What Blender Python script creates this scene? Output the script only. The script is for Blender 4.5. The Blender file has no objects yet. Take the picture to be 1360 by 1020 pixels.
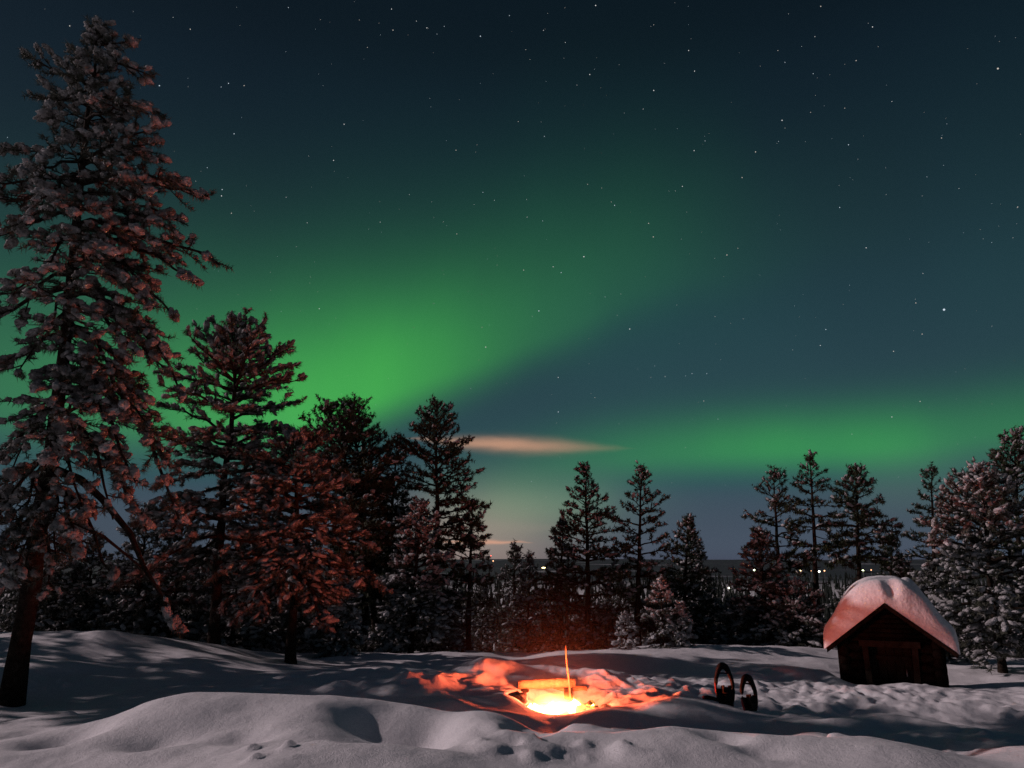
import bpy, math, random
import numpy as np
from mathutils import Vector

R = math.radians
scene = bpy.context.scene
COL = scene.collection

# ------------------------------------------------------------------ camera
PITCH = R(13.77)
FPX = 971.0                       # focal length in photograph pixels (1360 wide)
CAM = np.array([0.0, 0.0, 1.8])
cam_d = bpy.data.cameras.new('camera')
cam_d.sensor_width = 36.0
cam_d.lens = 36.0 * FPX / 1360.0
cam_d.clip_start = 0.05
cam_d.clip_end = 30000.0
cam = bpy.data.objects.new('camera', cam_d)
COL.objects.link(cam)
cam.location = CAM
cam.rotation_euler = (math.pi / 2 + PITCH, 0, 0)
scene.camera = cam
F = np.array([0, math.cos(PITCH), math.sin(PITCH)])
U = np.array([0, -math.sin(PITCH), math.cos(PITCH)])
RT = np.array([1.0, 0, 0])


def ray(px, py):
    return F + RT * ((px - 680.0) / FPX) + U * ((510.0 - py) / FPX)


def at(px, py, Y):
    """the point of the place seen at a photograph pixel, Y metres ahead"""
    d = ray(px, py)
    return CAM + d * (Y / d[1])


def azel(px, py):
    d = ray(px, py)
    d = d / np.linalg.norm(d)
    return math.atan2(d[0], d[1]), math.asin(d[2])


# ------------------------------------------------------------------ render look
scene.view_settings.view_transform = 'Standard'
scene.view_settings.look = 'None'
scene.view_settings.exposure = 0.0
scene.view_settings.gamma = 1.0
scene.render.dither_intensity = 2.0
scene.render.engine = 'CYCLES'
cy = scene.cycles
cy.max_bounces = 6
cy.diffuse_bounces = 3
cy.glossy_bounces = 2
cy.transmission_bounces = 2
cy.volume_bounces = 0
cy.transparent_max_bounces = 24
cy.use_denoising = True
cy.sample_clamp_indirect = 3.0


# ------------------------------------------------------------------ node maths helper
class E:
    """a float socket with arithmetic"""
    tree = None

    def __init__(self, s):
        self.s = s

    @staticmethod
    def op(kind, *args, clamp=False):
        n = E.tree.nodes.new('ShaderNodeMath')
        n.operation = kind
        n.use_clamp = clamp
        for i, a in enumerate(args):
            if isinstance(a, E):
                E.tree.links.new(a.s, n.inputs[i])
            else:
                n.inputs[i].default_value = float(a)
        return E(n.outputs[0])

    def __add__(self, o): return E.op('ADD', self, o)
    __radd__ = __add__
    def __sub__(self, o): return E.op('SUBTRACT', self, o)
    def __rsub__(self, o): return E.op('SUBTRACT', o, self)
    def __mul__(self, o): return E.op('MULTIPLY', self, o)
    __rmul__ = __mul__
    def __truediv__(self, o): return E.op('DIVIDE', self, o)


def eexp(x): return E.op('EXPONENT', x)
def emax(a, b): return E.op('MAXIMUM', a, b)
def emin(a, b): return E.op('MINIMUM', a, b)


def gauss(x, sigma):
    return eexp(x * x * (-1.0 / (2 * sigma * sigma)))


def curve(x, pts):
    """piecewise smooth function of x through pts (x ascending), by a float curve"""
    lo, hi = pts[0][0], pts[-1][0]
    ys = [p[1] for p in pts]
    ylo, yhi = min(ys), max(ys)
    span = (yhi - ylo) or 1.0
    t = E.op('MULTIPLY', x - lo, 1.0 / (hi - lo), clamp=True)
    n = E.tree.nodes.new('ShaderNodeFloatCurve')
    c = n.mapping.curves[0]
    while len(c.points) > 2:
        c.points.remove(c.points[1])
    q = [((p[0] - lo) / (hi - lo), (p[1] - ylo) / span) for p in pts]
    c.points[0].location = q[0]
    c.points[1].location = q[-1]
    for p in q[1:-1]:
        c.points.new(*p)
    for p in c.points:
        p.handle_type = 'AUTO_CLAMPED'
    n.mapping.update()
    E.tree.links.new(t.s, n.inputs['Value'])
    return E(n.outputs[0]) * span + ylo


def lin(c):
    return tuple((v / 255 / 12.92) if v / 255 <= 0.04045 else ((v / 255 + 0.055) / 1.055) ** 2.4 for v in c)


# ------------------------------------------------------------------ world: night sky with northern lights
MOON_EL, MOON_AZ = R(25), R(280)      # azimuth clockwise from straight ahead (+y): to the left
world = bpy.data.worlds.new('World')
scene.world = world
world.use_nodes = True
wt = world.node_tree
wt.nodes.clear()
E.tree = wt
tc = wt.nodes.new('ShaderNodeTexCoord')
sep = wt.nodes.new('ShaderNodeSeparateXYZ')
wt.links.new(tc.outputs['Generated'], sep.inputs[0])
dx, dy, dz = (E(sep.outputs[i]) for i in range(3))
EL = E.op('ARCSINE', dz)
AZ = E.op('ARCTAN2', dx, dy)


def nz(scale, detail=2.0, stretch=(1, 1, 1)):
    m = wt.nodes.new('ShaderNodeMapping')
    m.inputs['Scale'].default_value = stretch
    wt.links.new(tc.outputs['Generated'], m.inputs[0])
    n = wt.nodes.new('ShaderNodeTexNoise')
    n.inputs['Scale'].default_value = scale
    n.inputs['Detail'].default_value = detail
    wt.links.new(m.outputs[0], n.inputs['Vector'])
    return E(n.outputs['Fac'])


def elp(py): return azel(680, py)[1]


# plain night gradient by elevation (low to high; unseen overhead stops brightened to lift the snow shadows)
grad = [(R(-8), (14, 16, 22)), (elp(748), (60, 64, 82)), (elp(715), (62, 74, 90)), (elp(640), (45, 71, 84)),
        (elp(540), (39, 62, 72)), (elp(430), (31, 52, 62)), (elp(300), (22, 38, 48)), (elp(150), (14, 28, 38)),
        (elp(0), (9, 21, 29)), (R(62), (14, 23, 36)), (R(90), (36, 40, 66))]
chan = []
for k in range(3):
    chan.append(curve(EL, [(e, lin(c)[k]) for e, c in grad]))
# sky away from the light of the town is a little darker
fade = curve(AZ, [(-math.pi, 0.7), (R(-60), 0.8), (0.0, 1.0), (R(20), 1.0), (R(45), 0.85), (math.pi, 0.7)])
chan = [c * fade for c in chan]


def add(amount, colour):
    for k in range(3):
        chan[k] = chan[k] + amount * colour[k]


def line(pts):
    a = [azel(*p) for p in pts]
    return curve(AZ, [(u, v) for u, v in a])


def aw(pts):
    """weight along azimuth from (px at mid sky, weight)"""
    return curve(AZ, [(azel(p, 520)[0], w) for p, w in pts])


def band(low_line, sd, su, weights, ripple=0.0):
    d = EL - low_line
    if ripple:
        d = d + (nz(3.0, 2.0) - 0.5) * ripple
    up = emax(d, 0.0)
    dn = emin(d, 0.0)
    return gauss(up, su) * gauss(dn, sd) * aw(weights) * (0.80 + 0.40 * nz(5.0, 4.0, (1.6, 1.6, 0.55)))


P = R(1) * 1.0
green = (0.030, 0.28, 0.008)
# the broad arc falling from the middle of the sky to the left
low = line([(-500, 520), (-100, 530), (150, 545), (360, 545), (480, 528), (560, 507), (640, 478), (760, 425), (900, 368), (1100, 320)])
add(band(low, R(1.6), R(5.0), [(-600, 0.0), (-200, .15), (80, .36), (340, .92), (430, 1.12), (540, .92), (640, .50), (750, .22), (850, .1), (1000, 0.035), (1300, 0)], R(2.8)), green)
low2 = line([(-500, 480), (0, 470), (360, 440), (620, 400), (800, 340), (1000, 300)])
add(band(low2, R(4.5), R(6.5), [(-700, 0.0), (-200, .15), (200, .16), (480, .15), (650, .11), (860, .06), (1050, .0)], R(3.0)), (0.02, 0.23, 0.045))
# the low arc over the right-hand trees
low3 = line([(500, 640), (680, 625), (820, 607), (1000, 598), (1200, 588), (1360, 568), (1700, 540)])
add(band(low3, R(1.15), R(1.9), [(520, 0.0), (650, .10), (780, .28), (900, .48), (1050, .62), (1150, .62), (1260, .42), (1400, .35), (1800, 0)], R(0.6)), (0.018, 0.275, 0.0))
# faint veils
low4 = line([(500, 668), (680, 668), (860, 660), (1360, 620)])
add(band(low4, R(1.6), R(1.4), [(540, 0.0), (640, .26), (700, .36), (780, .28), (860, .08), (980, .01), (1080, .02), (1190, .13), (1280, .10), (1450, 0)], R(0.8)), (0.12, 0.28, 0.08))
low5 = line([(300, 300), (700, 400), (1000, 420), (1360, 360)])
add(band(low5, R(7), R(8), [(300, .0), (650, .06), (850, .10), (1050, .075), (1200, .05), (1360, .07), (1700, 0)], R(6)), (0.02, 0.16, 0.12))
# a warm glow over the town behind the trees
ga, ge = azel(630, 724)
add(gauss(AZ - ga, R(5.0)) * gauss(EL - ge, R(2.6)), (0.21, 0.135, 0.085))
ga, ge = azel(1100, 735)
add(gauss(AZ - ga, R(14)) * gauss(EL - ge, R(1.4)), (0.010, 0.010, 0.014))


def cloud(x0, x1, ytop, ybot, col, k=1.0, slope=0.0, fall=0.0):
    a0, e0 = azel(x0, (ytop + ybot) / 2)
    a1, _ = azel(x1, (ytop + ybot) / 2)
    et, eb = azel((x0 + x1) / 2, ytop)[1], azel((x0 + x1) / 2, ybot)[1]
    am, hw = (a0 + a1) / 2, (a1 - a0) / 2
    u = (AZ - am) / hw
    em = (et + eb) / 2 + slope * 0 
    prof = E.op('MAXIMUM', 1.0 - u * u, 0.0)
    v = (EL - em - u * slope + (nz(26, 3.0, (1, 1, 4)) - 0.5) * R(0.35)) / ((et - eb) / 2)
    body = gauss(v / E.op('MAXIMUM', prof, 0.05), 0.62) * E.op('POWER', prof, 0.7)
    for j in range(3):
        m = body * k * E.op('SUBTRACT', 1.0, emax(u + 0.1, 0.0) * fall, clamp=True)
        chan[j] = chan[j] * (1.0 - m) + m * col[j]


cloud(535, 850, 581, 601, lin((192, 146, 120)), 0.9, R(-0.42), 0.85)
cloud(560, 712, 717, 723, lin((214, 158, 132)), 0.8)
cloud(480, 760, 690, 712, lin((150, 138, 128)), 0.25)
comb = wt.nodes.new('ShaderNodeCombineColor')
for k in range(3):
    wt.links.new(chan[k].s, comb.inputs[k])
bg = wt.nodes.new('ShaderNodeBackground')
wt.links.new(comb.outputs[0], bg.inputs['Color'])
# moonlit air: the same scattering as by day, thousands of times weaker
nish = wt.nodes.new('ShaderNodeTexSky')
nish.sky_type = 'NISHITA'
nish.sun_disc = False
nish.sun_elevation = MOON_EL
nish.sun_rotation = MOON_AZ
bg2 = wt.nodes.new('ShaderNodeBackground')
wt.links.new(nish.outputs[0], bg2.inputs['Color'])
bg2.inputs['Strength'].default_value = 0.0014
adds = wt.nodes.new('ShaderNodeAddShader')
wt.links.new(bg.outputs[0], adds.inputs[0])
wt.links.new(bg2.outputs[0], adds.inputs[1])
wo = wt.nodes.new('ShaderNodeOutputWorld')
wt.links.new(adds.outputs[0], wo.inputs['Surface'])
world.cycles.sampling_method = 'MANUAL'
world.cycles.sample_map_resolution = 512

# ------------------------------------------------------------------ the moon
moon_d = bpy.data.lights.new('moon', 'SUN')
moon_d.energy = 1.8
moon_d.color = (1.0, 0.79, 0.81)
moon_d.angle = R(0.6)
moon = bpy.data.objects.new('moon', moon_d)
COL.objects.link(moon)
mdir = Vector((math.sin(MOON_AZ) * math.cos(MOON_EL), math.cos(MOON_AZ) * math.cos(MOON_EL), math.sin(MOON_EL)))
moon.rotation_euler = mdir.to_track_quat('Z', 'Y').to_euler()
moon.location = mdir * 50


# ------------------------------------------------------------------ object helpers
def tag(o, label=None, cat=None, group=None, kind=None):
    if label: o['label'] = label
    if cat: o['category'] = cat
    if group: o['group'] = group
    if kind: o['kind'] = kind
    return o


def empty(name, loc, rz=0.0):
    o = bpy.data.objects.new(name, None)
    o.empty_display_size = 0.2
    COL.objects.link(o)
    o.location = loc
    o.rotation_euler = (0, 0, rz)
    return o


def copy_tree(o, parent=None):
    c = o.copy()
    COL.objects.link(c)
    c.parent = parent
    for ch in list(o.children):
        copy_tree(ch, c)
    return c


class MB:
    """collects triangles and quads, links them as one mesh"""

    def __init__(self):
        self.v, self.t, self.q, self.n = [], [], [], 0

    def add(self, v, tris=None, quads=None):
        v = np.asarray(v, float).reshape(-1, 3)
        if tris is not None and len(tris): self.t.append(np.asarray(tris, int).reshape(-1, 3) + self.n)
        if quads is not None and len(quads): self.q.append(np.asarray(quads, int).reshape(-1, 4) + self.n)
        self.v.append(v)
        self.n += len(v)

    def tube(self, pts, rad, n=8, cap=True, squash=None):
        pts = np.asarray(pts, float)
        m = len(pts)
        rad = np.broadcast_to(np.asarray(rad, float), (m,))
        tan = np.gradient(pts, axis=0)
        tan /= np.linalg.norm(tan, axis=1)[:, None] + 1e-9
        ref = np.array([0, 0, 1.0]) if abs(tan[:, 2]).mean() < 0.8 else np.array([1.0, 0, 0])
        s = np.cross(tan, ref)
        s /= np.linalg.norm(s, axis=1)[:, None] + 1e-9
        u = np.cross(s, tan)
        a = np.arange(n) * 2 * math.pi / n
        ring = s[:, None, :] * np.cos(a)[None, :, None] + u[:, None, :] * np.sin(a)[None, :, None] * (squash or 1.0)
        v = pts[:, None, :] + ring * rad[:, None, None]
        i = np.arange(m - 1)[:, None] * n
        j = np.arange(n)[None, :]
        k = (j + 1) % n
        q = np.stack([i + j, i + k, i + n + k, i + n + j], -1).reshape(-1, 4)
        v = v.reshape(-1, 3)
        t = []
        if cap:
            b = len(v)
            v = np.vstack([v, pts[0], pts[-1]])
            for jj in range(n):
                t.append((b, (jj + 1) % n, jj))
                t.append((b + 1, (m - 1) * n + jj, (m - 1) * n + (jj + 1) % n))
        self.add(v, t, q)

    def box(self, c, size, rz=0.0, ry=0.0, rx=0.0):
        h = np.array(size) / 2
        v = np.array([[x, y, z] for x in (-1, 1) for y in (-1, 1) for z in (-1, 1)]) * h
        v = v @ rot(rx, ry, rz).T + np.array(c)
        self.add(v, None, [(0, 1, 3, 2), (4, 6, 7, 5), (0, 4, 5, 1), (2, 3, 7, 6), (0, 2, 6, 4), (1, 5, 7, 3)])

    def blob(self, c, size, seed=0, amp=0.15, sub=2, rmat=None):
        v, f = ICO[sub]
        rr = np.random.default_rng(seed)
        off = rr.uniform(0, 50, 3)
        k = 1 + amp * 2 * (vnoise3(v * 1.6 + off) - 0.5) + amp * (vnoise3(v * 3.5 + off) - 0.5)
        w = v * k[:, None] * np.array(size)
        if rmat is not None: w = w @ rmat.T
        self.add(w + np.array(c), f)

    def build(self, name, mat, parent=None, smooth=True):
        me = bpy.data.meshes.new(name)
        v = np.vstack(self.v).astype(np.float32)
        t = np.vstack(self.t) if self.t else np.zeros((0, 3), int)
        q = np.vstack(self.q) if self.q else np.zeros((0, 4), int)
        me.vertices.add(len(v))
        me.vertices.foreach_set('co', v.ravel())
        nl = len(t) * 3 + len(q) * 4
        me.loops.add(nl)
        me.loops.foreach_set('vertex_index', np.concatenate([t.ravel(), q.ravel()]).astype(np.int32))
        me.polygons.add(len(t) + len(q))
        starts = np.concatenate([np.arange(len(t)) * 3, len(t) * 3 + np.arange(len(q)) * 4]).astype(np.int32)
        me.polygons.foreach_set('loop_start', starts)
        me.polygons.foreach_set('use_smooth', np.full(len(t) + len(q), smooth))
        me.update(calc_edges=True)
        me.validate()
        me.materials.append(mat)
        o = bpy.data.objects.new(name, me)
        COL.objects.link(o)
        if parent is not None: o.parent = parent
        return o


def rot(rx=0, ry=0, rz=0):
    cx, sx, cyy, sy, cz, sz = math.cos(rx), math.sin(rx), math.cos(ry), math.sin(ry), math.cos(rz), math.sin(rz)
    X = np.array([[1, 0, 0], [0, cx, -sx], [0, sx, cx]])
    Y = np.array([[cyy, 0, sy], [0, 1, 0], [-sy, 0, cyy]])
    Z = np.array([[cz, -sz, 0], [sz, cz, 0], [0, 0, 1]])
    return Z @ Y @ X


def ico(sub):
    p = (1 + 5 ** .5) / 2
    v = [(-1, p, 0), (1, p, 0), (-1, -p, 0), (1, -p, 0), (0, -1, p), (0, 1, p), (0, -1, -p), (0, 1, -p), (p, 0, -1), (p, 0, 1), (-p, 0, -1), (-p, 0, 1)]
    v = [np.array(a, float) / np.linalg.norm(a) for a in v]
    f = [(0, 11, 5), (0, 5, 1), (0, 1, 7), (0, 7, 10), (0, 10, 11), (1, 5, 9), (5, 11, 4), (11, 10, 2), (10, 7, 6), (7, 1, 8), (3, 9, 4), (3, 4, 2), (3, 2, 6), (3, 6, 8), (3, 8, 9), (4, 9, 5), (2, 4, 11), (6, 2, 10), (8, 6, 7), (9, 8, 1)]
    for _ in range(sub):
        mid, g = {}, []

        def m(a, b):
            k = (min(a, b), max(a, b))
            if k not in mid:
                w = v[a] + v[b]
                v.append(w / np.linalg.norm(w))
                mid[k] = len(v) - 1
            return mid[k]
        for a, b, c in f:
            x, y, z = m(a, b), m(b, c), m(c, a)
            g += [(a, x, z), (b, y, x), (c, z, y), (x, y, z)]
        f = g
    return np.array(v), np.array(f)


ICO = {0: ico(0), 1: ico(1), 2: ico(2), 3: ico(3)}


def _hash(ix, iy, iz):
    h = (ix * 374761393 + iy * 668265263 + iz * 1442695041) & 0x7fffffff
    h = ((h ^ (h >> 13)) * 1274126177) & 0x7fffffff
    return ((h ^ (h >> 16)) & 0xffff) / 65535.0


def vnoise3(p):
    i = np.floor(p).astype(np.int64)
    f = p - i
    f = f * f * (3 - 2 * f)
    r = 0
    for a in (0, 1):
        for b in (0, 1):
            for c in (0, 1):
                w = (f[:, 0] if a else 1 - f[:, 0]) * (f[:, 1] if b else 1 - f[:, 1]) * (f[:, 2] if c else 1 - f[:, 2])
                r = r + w * _hash(i[:, 0] + a, i[:, 1] + b, i[:, 2] + c)
    return r


def vnoise2(x, y, seed=0):
    p = np.stack([x, y, np.full_like(x, seed * 7.31)], -1)
    return vnoise3(p)


# ------------------------------------------------------------------ materials
def material(name):
    m = bpy.data.materials.new(name)
    m.use_nodes = True
    nt = m.node_tree
    b = nt.nodes['Principled BSDF']
    return m, nt, b


def noise_node(nt, scale, detail=3.0, obj=True, rough=0.55):
    t = nt.nodes.new('ShaderNodeTexCoord')
    n = nt.nodes.new('ShaderNodeTexNoise')
    n.inputs['Scale'].default_value = scale
    n.inputs['Detail'].default_value = detail
    n.inputs['Roughness'].default_value = rough
    nt.links.new(t.outputs['Object'], n.inputs['Vector'])
    return n


def ramp(nt, src, stops):
    r = nt.nodes.new('ShaderNodeValToRGB')
    e = r.color_ramp.elements
    e[0].position, e[0].color = stops[0][0], (*stops[0][1], 1)
    e[1].position, e[1].color = stops[-1][0], (*stops[-1][1], 1)
    for p, c in stops[1:-1]:
        x = e.new(p)
        x.color = (*c, 1)
    nt.links.new(src, r.inputs[0])
    return r


def simple(name, stops, scale, rough=0.85, bump=0.0, bscale=None, detail=4.0, spec=0.3):
    m, nt, b = material(name)
    n = noise_node(nt, scale, detail)
    r = ramp(nt, n.outputs['Fac'], stops)
    nt.links.new(r.outputs[0], b.inputs['Base Color'])
    b.inputs['Roughness'].default_value = rough
    b.inputs['Specular IOR Level'].default_value = spec
    if bump:
        n2 = noise_node(nt, bscale or scale * 2, 5.0)
        bp = nt.nodes.new('ShaderNodeBump')
        bp.inputs['Strength'].default_value = 1.0
        bp.inputs['Distance'].default_value = bump
        nt.links.new(n2.outputs['Fac'], bp.inputs['Height'])
        nt.links.new(bp.outputs[0], b.inputs['Normal'])
    return m


def emitter(name, colour, strength):
    m = bpy.data.materials.new(name)
    m.use_nodes = True
    nt = m.node_tree
    nt.nodes.clear()
    e = nt.nodes.new('ShaderNodeEmission')
    e.inputs[0].default_value = (*colour, 1)
    e.inputs[1].default_value = strength
    o = nt.nodes.new('ShaderNodeOutputMaterial')
    nt.links.new(e.outputs[0], o.inputs[0])
    return m


# snow of the ground; beyond the clearing the valley is covered by far forest with pale bogs between
def ground_material():
    m, nt, b = material('snow_ground')
    E.tree = nt
    geo = nt.nodes.new('ShaderNodeNewGeometry')
    sp = nt.nodes.new('ShaderNodeSeparateXYZ')
    nt.links.new(geo.outputs['Position'], sp.inputs[0])
    y = E(sp.outputs[1])
    far = E.op('MULTIPLY', y - 380.0, 1 / 400.0, clamp=True)
    n = noise_node(nt, 0.006, 5.0)
    n.inputs['Distortion'].default_value = 0.6
    st = nt.nodes.new('ShaderNodeMapping')
    st.inputs['Scale'].default_value = (0.5, 1.0, 1.0)
    nt.links.new(n.inputs['Vector'].links[0].from_socket, st.inputs[0])
    nt.links.new(st.outputs[0], n.inputs['Vector'])
    r = ramp(nt, n.outputs['Fac'], [(0.0, (0.035, 0.040, 0.050)), (0.60, (0.055, 0.06, 0.072)), (0.66, (0.40, 0.41, 0.45))])
    g = noise_node(nt, 40.0, 6.0)
    gr = ramp(nt, g.outputs['Fac'], [(0.3, (0.77, 0.78, 0.81)), (0.7, (0.87, 0.87, 0.89))])
    mx = nt.nodes.new('ShaderNodeMix')
    mx.data_type = 'RGBA'
    nt.links.new(far.s, mx.inputs['Factor'])
    nt.links.new(gr.outputs[0], mx.inputs['A'])
    nt.links.new(r.outputs[0], mx.inputs['B'])
    nt.links.new(mx.outputs['Result'], b.inputs['Base Color'])
    b.inputs['Roughness'].default_value = 0.75
    b.inputs['Specular IOR Level'].default_value = 0.15
    n1 = noise_node(nt, 5.0, 6.0, rough=0.6)
    n2 = noise_node(nt, 90.0, 3.0, rough=0.7)
    h = E(n1.outputs['Fac']) * 0.022 + E(n2.outputs['Fac']) * 0.006
    bp = nt.nodes.new('ShaderNodeBump')
    bp.inputs['Strength'].default_value = 1.0
    bp.inputs['Distance'].default_value = 1.0
    nt.links.new(h.s, bp.inputs['Height'])
    nt.links.new(bp.outputs[0], b.inputs['Normal'])
    return m


M_GROUND = ground_material()
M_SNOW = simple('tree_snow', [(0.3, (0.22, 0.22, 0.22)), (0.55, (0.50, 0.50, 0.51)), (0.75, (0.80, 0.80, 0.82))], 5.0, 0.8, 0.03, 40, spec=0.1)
M_ROOFSNOW = simple('roof_snow', [(0.3, (0.78, 0.79, 0.81)), (0.7, (0.87, 0.87, 0.89))], 6.0, 0.8, 0.02, 14, spec=0.1)
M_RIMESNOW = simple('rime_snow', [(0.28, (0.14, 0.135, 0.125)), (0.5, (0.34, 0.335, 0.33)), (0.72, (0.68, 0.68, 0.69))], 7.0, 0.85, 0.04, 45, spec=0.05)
M_NEEDLE = simple('pine_needles', [(0.25, (0.020, 0.030, 0.014)), (0.55, (0.045, 0.060, 0.030)), (0.75, (0.12, 0.12, 0.10))], 3.0, 0.7, spec=0.15)
M_RIME = simple('rimed_needles', [(0.25, (0.035, 0.042, 0.026)), (0.55, (0.085, 0.090, 0.070)), (0.8, (0.26, 0.26, 0.26))], 3.0, 0.7, spec=0.15)
M_BARK = simple('pine_bark', [(0.3, (0.012, 0.009, 0.007)), (0.6, (0.034, 0.024, 0.018)), (0.8, (0.07, 0.055, 0.045))], 14.0, 0.95, 0.03, 22, spec=0.1)
M_WOOD = simple('weathered_logs', [(0.3, (0.018, 0.013, 0.010)), (0.7, (0.050, 0.036, 0.026))], 7.0, 0.95, 0.02, 30, spec=0.05)
M_SHED = simple('old_dark_logs', [(0.3, (0.004, 0.003, 0.0025)), (0.7, (0.013, 0.010, 0.008))], 7.0, 0.95, 0.02, 30, spec=0.03)
M_DARKWOOD = simple('tarred_boards', [(0.3, (0.005, 0.004, 0.0035)), (0.7, (0.014, 0.010, 0.008))], 9.0, 0.95, 0.01, 30, spec=0.05)
M_FASCIA = simple('roof_boards', [(0.3, (0.010, 0.007, 0.005)), (0.7, (0.028, 0.020, 0.015))], 9.0, 0.9, 0.01, 30, spec=0.05)
M_CUT = simple('split_wood', [(0.3, (0.30, 0.19, 0.10)), (0.7, (0.50, 0.35, 0.20))], 12.0, 0.9, 0.02, 40, spec=0.1)
M_STICK = simple('peeled_stick', [(0.3, (0.22, 0.12, 0.07)), (0.7, (0.36, 0.22, 0.13))], 20.0, 0.8)
M_STONE = simple('fire_stone', [(0.3, (0.03, 0.026, 0.025)), (0.7, (0.11, 0.10, 0.095))], 12.0, 0.9, 0.02, 30)
M_PLASTIC = simple('black_plastic', [(0.3, (0.004, 0.004, 0.0045)), (0.7, (0.009, 0.0085, 0.009))], 8.0, 0.6, spec=0.2)
M_RED = simple('red_plastic_and_firelight', [(0.3, (0.16, 0.012, 0.012)), (0.7, (0.22, 0.02, 0.018))], 8.0, 0.4, spec=0.4)
M_FAR = simple('far_forest', [(0.3, (0.012, 0.018, 0.014)), (0.6, (0.035, 0.042, 0.036)), (0.8, (0.13, 0.13, 0.14))], 0.8, 0.9, spec=0.05)
M_STEEL = simple('grey_steel', [(0.3, (0.10, 0.10, 0.11)), (0.7, (0.2, 0.2, 0.21))], 5.0, 0.5)

# ------------------------------------------------------------------ the ground
# heights measured where the snow's crests and hollows are: (px, py, metres ahead)
seen = [
    # far crest of the clearing
    (-260, 850, 14), (-100, 843, 14), (0, 839, 14), (70, 838, 14), (130, 840, 14), (200, 850, 13.6), (260, 862, 13.5), (330, 873, 14),
    (390, 880, 14.6), (450, 873, 17), (540, 868, 18.5), (620, 867, 19), (700, 870, 19), (760, 867, 17.5), (830, 863, 17),
    (900, 858, 17), (980, 857, 17.5), (1060, 858, 17.5), (1120, 864, 17), (1330, 890, 16), (1450, 890, 16), (1600, 890, 16),
    # slope of the left rise
    (60, 880, 12), (150, 888, 11.6), (15, 938, 9.8), (-150, 930, 9.8), (230, 900, 11.2), (300, 914, 10.2), (370, 905, 10.7), (100, 958, 8.4), (50, 975, 7.7), (-150, 975, 7.7),
    (350, 890, 12.4), (430, 895, 11.8), (470, 900, 11.2), (420, 915, 10.2),
    # long mound before the fire
    (120, 982, 6.9), (150, 968, 7.0), (190, 947, 7.1), (230, 935, 7.2), (300, 929, 7.3), (400, 933, 7.3), (500, 929, 7.3), (560, 934, 7.2),
    (620, 944, 7.0), (680, 958, 6.8), (740, 976, 6.5), (790, 1000, 6.1),
    (300, 965, 6.5), (430, 962, 6.5), (610, 970, 6.45), (690, 990, 6.1),
    # nearest banks
    (20, 985, 6.6), (60, 1000, 6.2), (170, 1005, 5.9), (300, 996, 5.75), (420, 992, 5.75), (540, 998, 5.7), (640, 1010, 5.6), (-200, 1000, 6.0),
    # right foreground
    (830, 1008, 5.85), (800, 983, 6.5), (870, 973, 6.7), (960, 975, 6.7), (1050, 984, 6.5), (1130, 990, 6.35), (1210, 1006, 6.0),
    (900, 1005, 5.9), (1000, 1010, 5.8), (1100, 1018, 5.7),
    (760, 963, 7.35), (800, 958, 7.5), (860, 960, 7.5), (930, 965, 7.3), (1010, 969, 7.2), (1080, 968, 7.3),
    # bank on the near lip of the fire pit
    (600, 930, 8.9), (640, 939, 9.0), (688, 947, 9.0), (721, 949, 9.2), (742, 952, 9.25), (764, 948, 9.2), (795, 938, 9.2), (840, 938, 9.3), (866, 932, 9.3), (898, 928, 9.4), (921, 930, 9.5),
    (945, 936, 9.6), (980, 941, 9.6), (1006, 946, 9.5),
    # behind the fire
    (652, 877, 11.4), (624, 886, 11.3), (678, 887, 11.4), (598, 903, 10.8), (650, 882, 12.2), (655, 910, 10.9), (705, 908, 11.0), (745, 905, 11.2), (720, 888, 13), (770, 885, 13.4), (800, 892, 11.4), (815, 896, 12.2), (850, 908, 11.2), (870, 885, 13.6),
    (500, 909, 10.0), (540, 902, 10.1), (575, 905, 10.2), (545, 924, 9.5),
    (920, 905, 12), (1000, 888, 13.8), (1050, 900, 12.5), (965, 937, 9.9), (1000, 943, 9.75),
    # before the shed and the right edge
    (1090, 893, 13), (1140, 914, 12.1), (1200, 912, 12.2), (1270, 912, 12.2), (1350, 911, 12.2), (1480, 911, 12.2),
    (1090, 925, 10.9), (1180, 932, 10.6), (1280, 935, 10.6), (1360, 942, 10.2), (1060, 940, 9.9),
    (1110, 960, 8.6), (1170, 950, 9.0), (1230, 955, 8.9), (1300, 973, 8.2), (1370, 982, 7.9), (1040, 955, 8.8),
    (1270, 990, 7.2), (1330, 1006, 6.6), (1250, 1015, 6.1), (1500, 1000, 7),
]
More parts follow.
